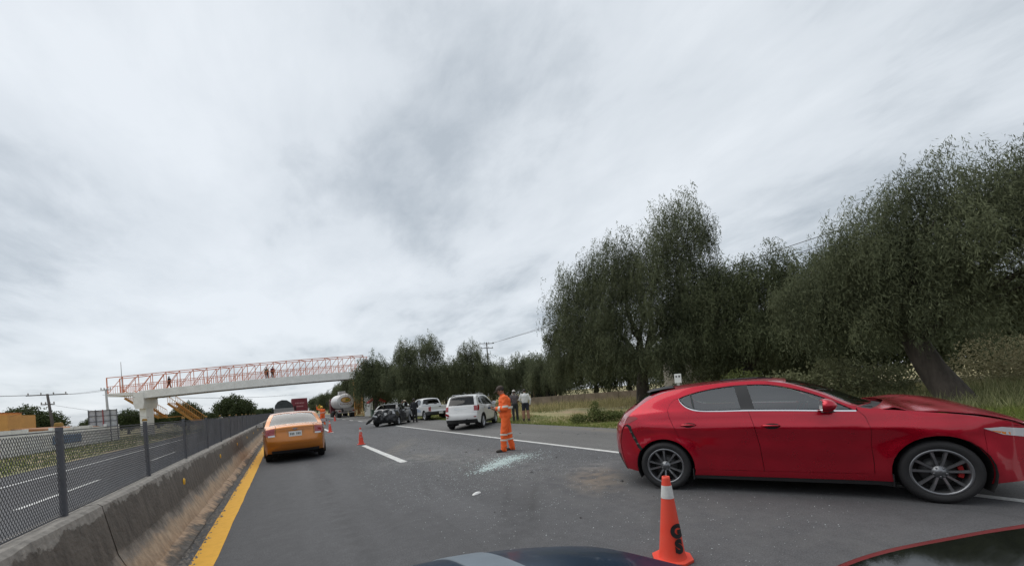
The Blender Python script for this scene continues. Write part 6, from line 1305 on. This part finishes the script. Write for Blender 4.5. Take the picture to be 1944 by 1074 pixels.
def person(name, label, loc, rz, pose, fit, H=1.72, vox=.016, loose=1.0, group=None, gripR=None, gripL=None):
    J = {k: Vector(v) for k, v in BASE.items()}
    for k, v in pose.items():
        if k in BASE: J[k] = Vector(v)
    root = empty(name, loc, rz, label, 'person', group); s_ = H/1.74
    m = MB(); bones = []
    def cap(a, b_, ra, rb, tagname, flat=None):
        a = Vector(a); b_ = Vector(b_); n = 5; pts = [a.lerp(b_, i/n) for i in range(n+1)]; rs_ = [ra+(rb-ra)*i/n for i in range(n+1)]
        m.tube(pts, rs_, 12); m.sphere(a, ra, 12, 8); m.sphere(b_, rb, 12, 8); bones.append((np.array(a), np.array(b_), (ra+rb)/2, tagname))
    L_ = loose
    # torso: overlapping flattened ellipsoids
    for p, r in ((J['pel'], (.125*L_, .165*L_, .14)), (J['pel'].lerp(J['spi'], .6), (.12*L_, .155*L_, .15)), (J['spi'].lerp(J['che'], .5), (.125*L_, .165*L_, .15)), (J['che'], (.125*L_, .175*L_, .13)), (J['che'].lerp(J['nec'], .45), (.10*L_, .165*L_, .09)), (J['spi'], (.125*L_, .172*L_, .20))): m.sphere(p, r, 18, 12)
    bones.append((np.array(J['pel']-Vector((0, 0, .1))), np.array(J['pel']), .15, 'hips')); bones.append((np.array(J['spi']-Vector((0, 0, .08))), np.array(J['che']+Vector((0, 0, .08))), .16, 'torso'))
    cap(J['nec']-Vector((0, 0, .04)), J['nec'].lerp(J['hea'], .6), .058, .055, 'neck')
    hd = J['hea']; fw = Vector(pose.get('look', (1, 0, 0))).normalized(); up_ = Vector((0, 0, 1)); sd = up_.cross(fw).normalized(); up_ = fw.cross(sd)
    HM = Matrix((fw, sd, up_)).transposed().to_4x4()
    m.sphere(hd+up_*.02, (.098, .076, .105), 18, 12, M=HM); m.sphere(hd+fw*.025-up_*.06, (.068, .058, .065), 14, 10, M=HM)
    m.sphere(hd+fw*.098-up_*.012, (.020, .014, .024), 8, 6, M=HM)
    for q in (-1, 1): m.sphere(hd+sd*q*.076-up_*.01, (.018, .012, .03), 8, 6, M=HM)
    bones.append((np.array(hd-up_*.08), np.array(hd+up_*.08), .09, 'head'))
    for q, sg in (('L', 1), ('R', -1)):
        cap(J['che'].lerp(J['s'+q], .5), J['s'+q], .075*L_, .062*L_, 'torso')
        cap(J['s'+q], J['e'+q], .060*L_, .053*L_, 'upper'); cap(J['e'+q], J['w'+q], .053*L_, .036*L_**1.5, 'fore')
        G_ = min(L_, 1.18); cap(J['h'+q], J['k'+q], .095*G_, .072*G_**1.6, 'thigh'); cap(J['k'+q], J['a'+q], .070*G_**1.6, .050*G_**2.2, 'shin')
        cap(J['a'+q]+Vector((0, 0, -.035)), J['t'+q], .05, .036, 'foot'); m.sphere(J['a'+q]+Vector((-.035, 0, -.045)), (.05, .042, .045), 10, 6)
        w_ = J['w'+q]; d = (w_-J['e'+q]).normalized(); grip = gripL if q == 'L' else gripR
        cu = Vector(grip) if grip else Vector((.35, -sg*.25, -.4)); cu = (cu-d*cu.dot(d)).normalized(); sdv = d.cross(cu).normalized()
        pc = w_+d*.055
        for k_ in range(4): cap(w_+d*.01+sdv*(k_-1.5)*.012, pc+d*.025+sdv*(k_-1.5)*.019, .016, .0135, 'hand')
        for k_, ln in enumerate((.075, .085, .08, .062)):
            b0 = pc+d*.03+sdv*(k_-1.5)*.0205; bend = 1.15 if grip else .45
            k1 = b0+(d*math.cos(bend*.6)+cu*math.sin(bend*.6))*ln*.55; k2 = k1+(d*math.cos(bend*1.5)+cu*math.sin(bend*1.5))*ln*.5
            cap(b0, k1, .0105, .0095, 'hand'); cap(k1, k2, .0095, .008, 'hand')
        th0 = w_+d*.03-sdv*.028; th1 = th0+(d*.5-sdv*.6+cu*.45).normalized()*.045; th2 = th1+(d*.8-sdv*.1+cu*.5).normalized()*.032
        cap(th0, th1, .0125, .011, 'hand'); cap(th1, th2, .011, .009, 'hand')
    for extra in pose.get('extra', ()): m.sphere(extra[0], extra[1], 12, 8)
    tmp = m.build('body_tmp', MSKIN); md = tmp.modifiers.new('r', 'REMESH'); md.mode = 'VOXEL'; md.voxel_size = vox; md.use_smooth_shade = True
    ms_ = tmp.modifiers.new('s', 'SMOOTH'); ms_.factor = .5; ms_.iterations = 3
    dg = bpy.context.evaluated_depsgraph_get(); me = bpy.data.meshes.new_from_object(tmp.evaluated_get(dg)); bpy.data.objects.remove(tmp)
    n = len(me.vertices); co = np.empty(n*3, np.float32); me.vertices.foreach_get('co', co); co = co.reshape(-1, 3).astype(float)
    # cloth folds
    k_ = .0032*loose*(np.sin(co[:, 2]*37+co[:, 1]*33+2.2*np.sin(co[:, 0]*21+co[:, 2]*9))+np.sin(co[:, 2]*23-co[:, 0]*41+co[:, 1]*27+1.7*np.sin(co[:, 2]*13))); body = (co[:, 2] < 1.42) & (co[:, 2] > .12)
    rad = co[:, :2]-np.array([J['pel'].x, J['pel'].y]); rad /= np.maximum(np.linalg.norm(rad, axis=1), .05)[:, None]
    co[:, :2] += rad*(k_*body)[:, None]*(.9 if vox < .02 else .5)
    me.vertices.foreach_set('co', (co*s_).astype(np.float32).ravel())
    fc = np.array([np.mean([co[i] for i in p.vertices], axis=0) for p in me.polygons]); best = np.full(len(fc), 1e9); tagi = np.zeros(len(fc), int); names = []
    tt = np.zeros(len(fc))
    for (a, b_, r, tn) in bones:
        ab = b_-a; t_ = np.clip(((fc-a)@ab)/max(ab@ab, 1e-9), 0, 1); d = np.linalg.norm(fc-a-t_[:, None]*ab, axis=1)-r
        if tn not in names: names.append(tn)
        k2 = d < best; best[k2] = d[k2]; tagi[k2] = names.index(tn); tt[k2] = t_[k2]
    mats = []; idx = np.zeros(len(fc), np.int32)
    def mi(mm):
        if mm not in mats: mats.append(mm)
        return mats.index(mm)
    for j, tn in enumerate(names):
        f_ = fit.get(tn, fit['torso']); k2 = tagi == j
        if isinstance(f_, tuple): idx[k2 & (tt <= f_[2])] = mi(f_[0]); idx[k2 & (tt > f_[2])] = mi(f_[1])
        else: idx[k2] = mi(f_)
    me.materials.clear()
    for mm in mats: me.materials.append(mm)
    me.polygons.foreach_set('material_index', idx); me.polygons.foreach_set('use_smooth', np.ones(len(fc), bool)); me.update()
    link_mesh('body', me, root)
    def part(nm, mb, mt_):
        mb.v = [(p[0]*s_, p[1]*s_, p[2]*s_) for p in mb.v]; return mb.build(nm, mt_, root)
    hat = fit.get('hat')
    if hat in (None, 'cap', 'hair'):
        h = MB(); h.sphere(hd+up_*.035-fw*.012, (.107, .086, .10), 18, 12, M=HM)
        h.v = [p for p in h.v]; hv = []
        for p in h.v:
            q = Vector(p)-hd; a = q.dot(fw); u = q.dot(up_)
            if u < -.01-.05*(a < -.02)+.075*(a > .04): q = q*.86
            hv.append(tuple(hd+q))
        h.v = hv; part('hair', h, MHAIR)
    if hat == 'cap':
        h = MB(); h.sphere(hd+up_*.055-fw*.008, (.112, .092, .085), 18, 10, M=HM); h.v = [tuple(hd+(Vector(p)-hd)*(1 if (Vector(p)-hd).dot(up_) > .03 else .8)) for p in h.v]; part('cap', h, fit['hatmat'])
        h = MB(); h.sphere(hd+up_*.045+fw*.115, (.085, .075, .012), 14, 6, M=HM); part('cap_brim', h, fit['hatmat'])
    if hat == 'helmet':
        h = MB(); h.sphere(hd+up_*.05, (.135, .118, .115), 20, 12, M=HM); h.v = [tuple(p if (Vector(p)-hd).dot(up_) > .02 else Vector(p)-up_*((Vector(p)-hd).dot(up_)-.02)) for p in h.v]; part('helmet', h, fit['hatmat'])
        h = MB(); h.sphere(hd+up_*.03+fw*.05, (.15, .12, .012), 18, 6, M=HM); part('helmet_brim', h, fit['hatmat'])
    e_ = MB()
    for q in (-1, 1): e_.sphere(hd+fw*.082+sd*q*.032+up_*.02, .012, 8, 6)
    tag(part('eyes', e_, mat('eye', (.04, .03, .03), .3) if False else MHAIR), kind='stuff')
    mo = MB(); mo.sphere(hd+fw*.088-up_*.055, (.008, .024, .007), 8, 5, M=HM); part('mouth', mo, MSKIN2)
    for (ja, jb, t0, t1, r) in fit.get('bands', ()):
        b2 = MB(); a = J[ja]; c = J[jb]; b2.tube([a.lerp(c, t0), a.lerp(c, (t0+t1)/2), a.lerp(c, t1)], [r, r*1.02, r], 16, cap=False); part('reflective_band', b2, MBAND)
    for (z0, z1, rx, ry, x0) in fit.get('belts', ()):
        b2 = MB(); b2.lathe([(1, z0), (1.03, (z0+z1)/2), (1, z1)], 24, Matrix.Translation((x0, 0, 0)) @ Matrix.Diagonal((rx, ry, 1, 1))); part('reflective_band', b2, MBAND)
    return root
_camd = (972-PPX)
left_dir = math.atan2(-CR[1, 0], -CR[0, 0])       # heading that points to the camera's left
wx, wy = gnd(965, 855.5)
wfit = dict(torso=MHIVIS, hips=MHIVIS, upper=MHIVIS, fore=(MHIVIS, MSKIN2, .9), hand=MSKIN2, thigh=MHIVIS, shin=(MHIVIS, MHIVIS, 1.), foot=MBOOT, neck=MSKIN2, head=MSKIN2, hat='cap', hatmat=mat('dark_cap', (.045, .03, .022), .8, var=.3),
    bands=[('kL', 'aL', .05, .15, .101), ('kR', 'aR', .05, .15, .101), ('kL', 'aL', .40, .50, .092), ('kR', 'aR', .40, .50, .092), ('sL', 'eL', .72, .9, .082), ('sR', 'eR', .72, .9, .082), ('eL', 'wL', .45, .65, .071), ('eR', 'wR', .45, .65, .071)], belts=[(1.13, 1.19, .205, .25, .0)])
person('person', 'person in orange hi-vis overalls with reflective bands, looking down at a phone', (wx, wy, 0), left_dir+R(4), dict(hea=(.085, 0, 1.615), nec=(.02, 0, 1.49), look=(1, 0, -.55), sL=(.01, .2, 1.42), eL=(-.0, .255, 1.13), wL=(.26, .10, 1.15), sR=(.01, -.2, 1.42), eR=(.02, -.255, 1.13), wR=(.27, -.06, 1.14), kL=(.085, .10, .50), kR=(-.05, -.10, .50), aL=(.12, .11, .09), tL=(.30, .14, .035), aR=(-.12, -.10, .09), tR=(.05, -.13, .035), extra=[((.02, 0, 1.08), (.17, .20, .14)), ((.06, 0, 1.12), (.14, .16, .10)), ((.10, .115, .15), (.085, .075, .05)), ((-.115, -.105, .15), (.085, .075, .05))]), wfit, 1.74, .011, 1.32, gripR=(.2, .3, .9), gripL=(.2, -.3, .9))
m_ = MB(); m_.box((0, 0, 0), (.078, .155, .010)); ph = m_.build('phone', mat('phone_body', (.02, .05, .10), .2, coat=1.), bevel=.003); _hv = rot2(left_dir+R(4)) @ np.array([.375, .015]); ph.location = (wx+_hv[0], wy+_hv[1], 1.185); ph.rotation_euler = (R(0), R(-38), left_dir+R(4)+R(90)); tag(ph, 'dark blue phone held in the hands of the standing orange worker', 'phone')
m_ = MB(); m_.box((0, 0, .0058), (.07, .142, .001)); m_.build('screen', mat('phone_screen', (.01, .012, .015), .1), ph)
fx, fy = gnd(613.5, 806.5)
ffit = dict(wfit, hat='helmet', hatmat=mat('yellow_helmet', (.75, .42, .03), .4)); ffit['bands'] = [('kL', 'aL', .35, .5, .10), ('kR', 'aR', .35, .5, .10), ('sR', 'eR', .5, .7, .075)]
person('person', 'person in orange overalls and yellow helmet waving traffic on with a raised arm', (fx, fy, 0), R(98), dict(sL=(0, .19, 1.44), eL=(.12, .38, 1.50), wL=(.10, .42, 1.78), hea=(.05, .02, 1.62), nec=(.03, .01, 1.49), kL=(.04, .13, .5), aL=(.05, .16, .09), tL=(.22, .18, .035), aR=(-.06, -.14, .09), tR=(.10, -.17, .035), eR=(.05, -.27, 1.16), wR=(.18, -.20, 1.02)), ffit, 1.76, .018, 1.15)
MGRYS = cloth('plaid_grey', (.10, .085, .09), .5); MJEAN = cloth('dark_trousers', (.03, .032, .038)); MWSH = cloth('white_top', (.58, .58, .57), .08); MNAVY = cloth('navy_shorts', (.016, .018, .03)); MBLC = cloth('black_clothes', (.014, .014, .016))
gx, gy = gnd(979.5, 799.0)
person('person', 'person in a grey checked shirt and dark trousers standing behind the orange worker', (gx, gy, 0), R(70), dict(eR=(.05, -.28, 1.17), wR=(.18, -.20, 1.05)), dict(torso=MGRYS, hips=MJEAN, upper=MGRYS, fore=(MGRYS, MSKIN2, .2), hand=MSKIN2, thigh=MJEAN, shin=MJEAN, foot=MBOOT, neck=MSKIN2, head=MSKIN2, hat='cap', hatmat=mat('pale_cap', (.5, .48, .45), .8)), 1.70, .016, 1.08)
hx, hy = gnd(999.5, 798.5)
person('person', 'person seen from behind in a white top and dark shorts at the grass edge', (hx, hy, 0), R(52), dict(eL=(.02, .30, 1.17), wL=(.10, .22, 1.06), eR=(-.03, -.29, 1.14), wR=(.02, -.27, .92), hea=(.04, 0, 1.62), aL=(.0, .14, .09), tL=(.16, .19, .035), aR=(-.04, -.14, .09), tR=(.11, -.19, .035), kL=(.02, .12, .5), kR=(.0, -.12, .5), look=(1, .1, -.25)), dict(torso=MWSH, hips=MNAVY, upper=MWSH, fore=MWSH, hand=MSKIN2, thigh=(MNAVY, MSKIN2, .80), shin=(MSKIN2, MBOOT, .9), foot=MBOOT, neck=MSKIN2, head=MSKIN2, hat=None), 1.72, .016, 1.14)
kx, ky = gnd(788.5, 801.0)
person('person', 'person dressed in black standing by the open door of the pickup', (kx, ky, 0), R(60), dict(eR=(.0, -.27, 1.15), wR=(.16, -.2, 1.1)), dict(torso=MBLC, hips=MBLC, upper=MBLC, fore=MBLC, hand=MSKIN2, thigh=MBLC, shin=MBLC, foot=MBOOT, neck=MSKIN2, head=MSKIN2, hat='hair'), 1.74, .02, 1.1)
qx, qy = polar(math.degrees(math.atan2(gnd(766, 796)[0], gnd(766, 796)[1])), 35.5)
person('person', 'person in dark clothes standing beyond the crushed black saloon', (qx, qy, 0), R(-60), {}, dict(torso=cloth('brown_shirt', (.06, .04, .035)), hips=MJEAN, fore=MSKIN2, hand=MSKIN2, thigh=MJEAN, shin=MJEAN, foot=MBOOT, neck=MSKIN2, head=MSKIN2, hat='cap', hatmat=mat('black_cap', (.02, .02, .02), .8)), 1.72, .022, 1.08)
px3, py3 = gnd(777.5, 796.5)
person('person', 'person in a pale shirt standing between the wrecked saloon and the pickup', (px3, py3+1.2, 0), R(-40), {}, dict(torso=cloth('pale_shirt', (.38, .42, .40)), hips=MJEAN, fore=MSKIN2, hand=MSKIN2, thigh=MJEAN, shin=MJEAN, foot=MBOOT, neck=MSKIN2, head=MSKIN2, hat='cap', hatmat=mat('straw_cap', (.45, .40, .3), .8)), 1.72, .022, 1.08)
def on_bridge(px): # distance along the bridge where a pixel column meets it
    best = min(np.linspace(0, BLEN, 400), key=lambda u: abs(proj_x(bl+bdir/BLEN*u)-px)); return best
def proj_x(p):
    c = CR.T @ np.array([p[0], p[1], 5.0-CAMH]); return PPX+FPX*c[0]/-c[2]
for px, tm, bm_, lb in ((323, MBLC, MBLC, 'person in black walking across the footbridge alone'), (508.5, cloth('olive_shirt', (.10, .10, .07)), MJEAN, 'person in a faded olive shirt standing on the footbridge'), (520, cloth('maroon_shirt', (.10, .02, .03)), MBLC, 'person in a dark maroon shirt standing on the footbridge')):
    u = on_bridge(px); p = bl+bdir/BLEN*u
    person('person', lb, (p[0], p[1], zb(u)-.25+.985), bang+(R(180) if px < 400 else R(-80)), dict(kL=(.12, .1, .5), aL=(.18, .11, .09), tL=(.34, .12, .04), kR=(-.02, -.1, .5), aR=(-.16, -.1, .1), tR=(0, -.12, .035)) if px < 400 else {}, dict(torso=tm, hips=bm_, fore=MSKIN2, hand=MSKIN2, thigh=bm_, shin=bm_, foot=MBOOT, neck=MSKIN2, head=MSKIN2, hat='hair'), 1.7, .03, 1.1)
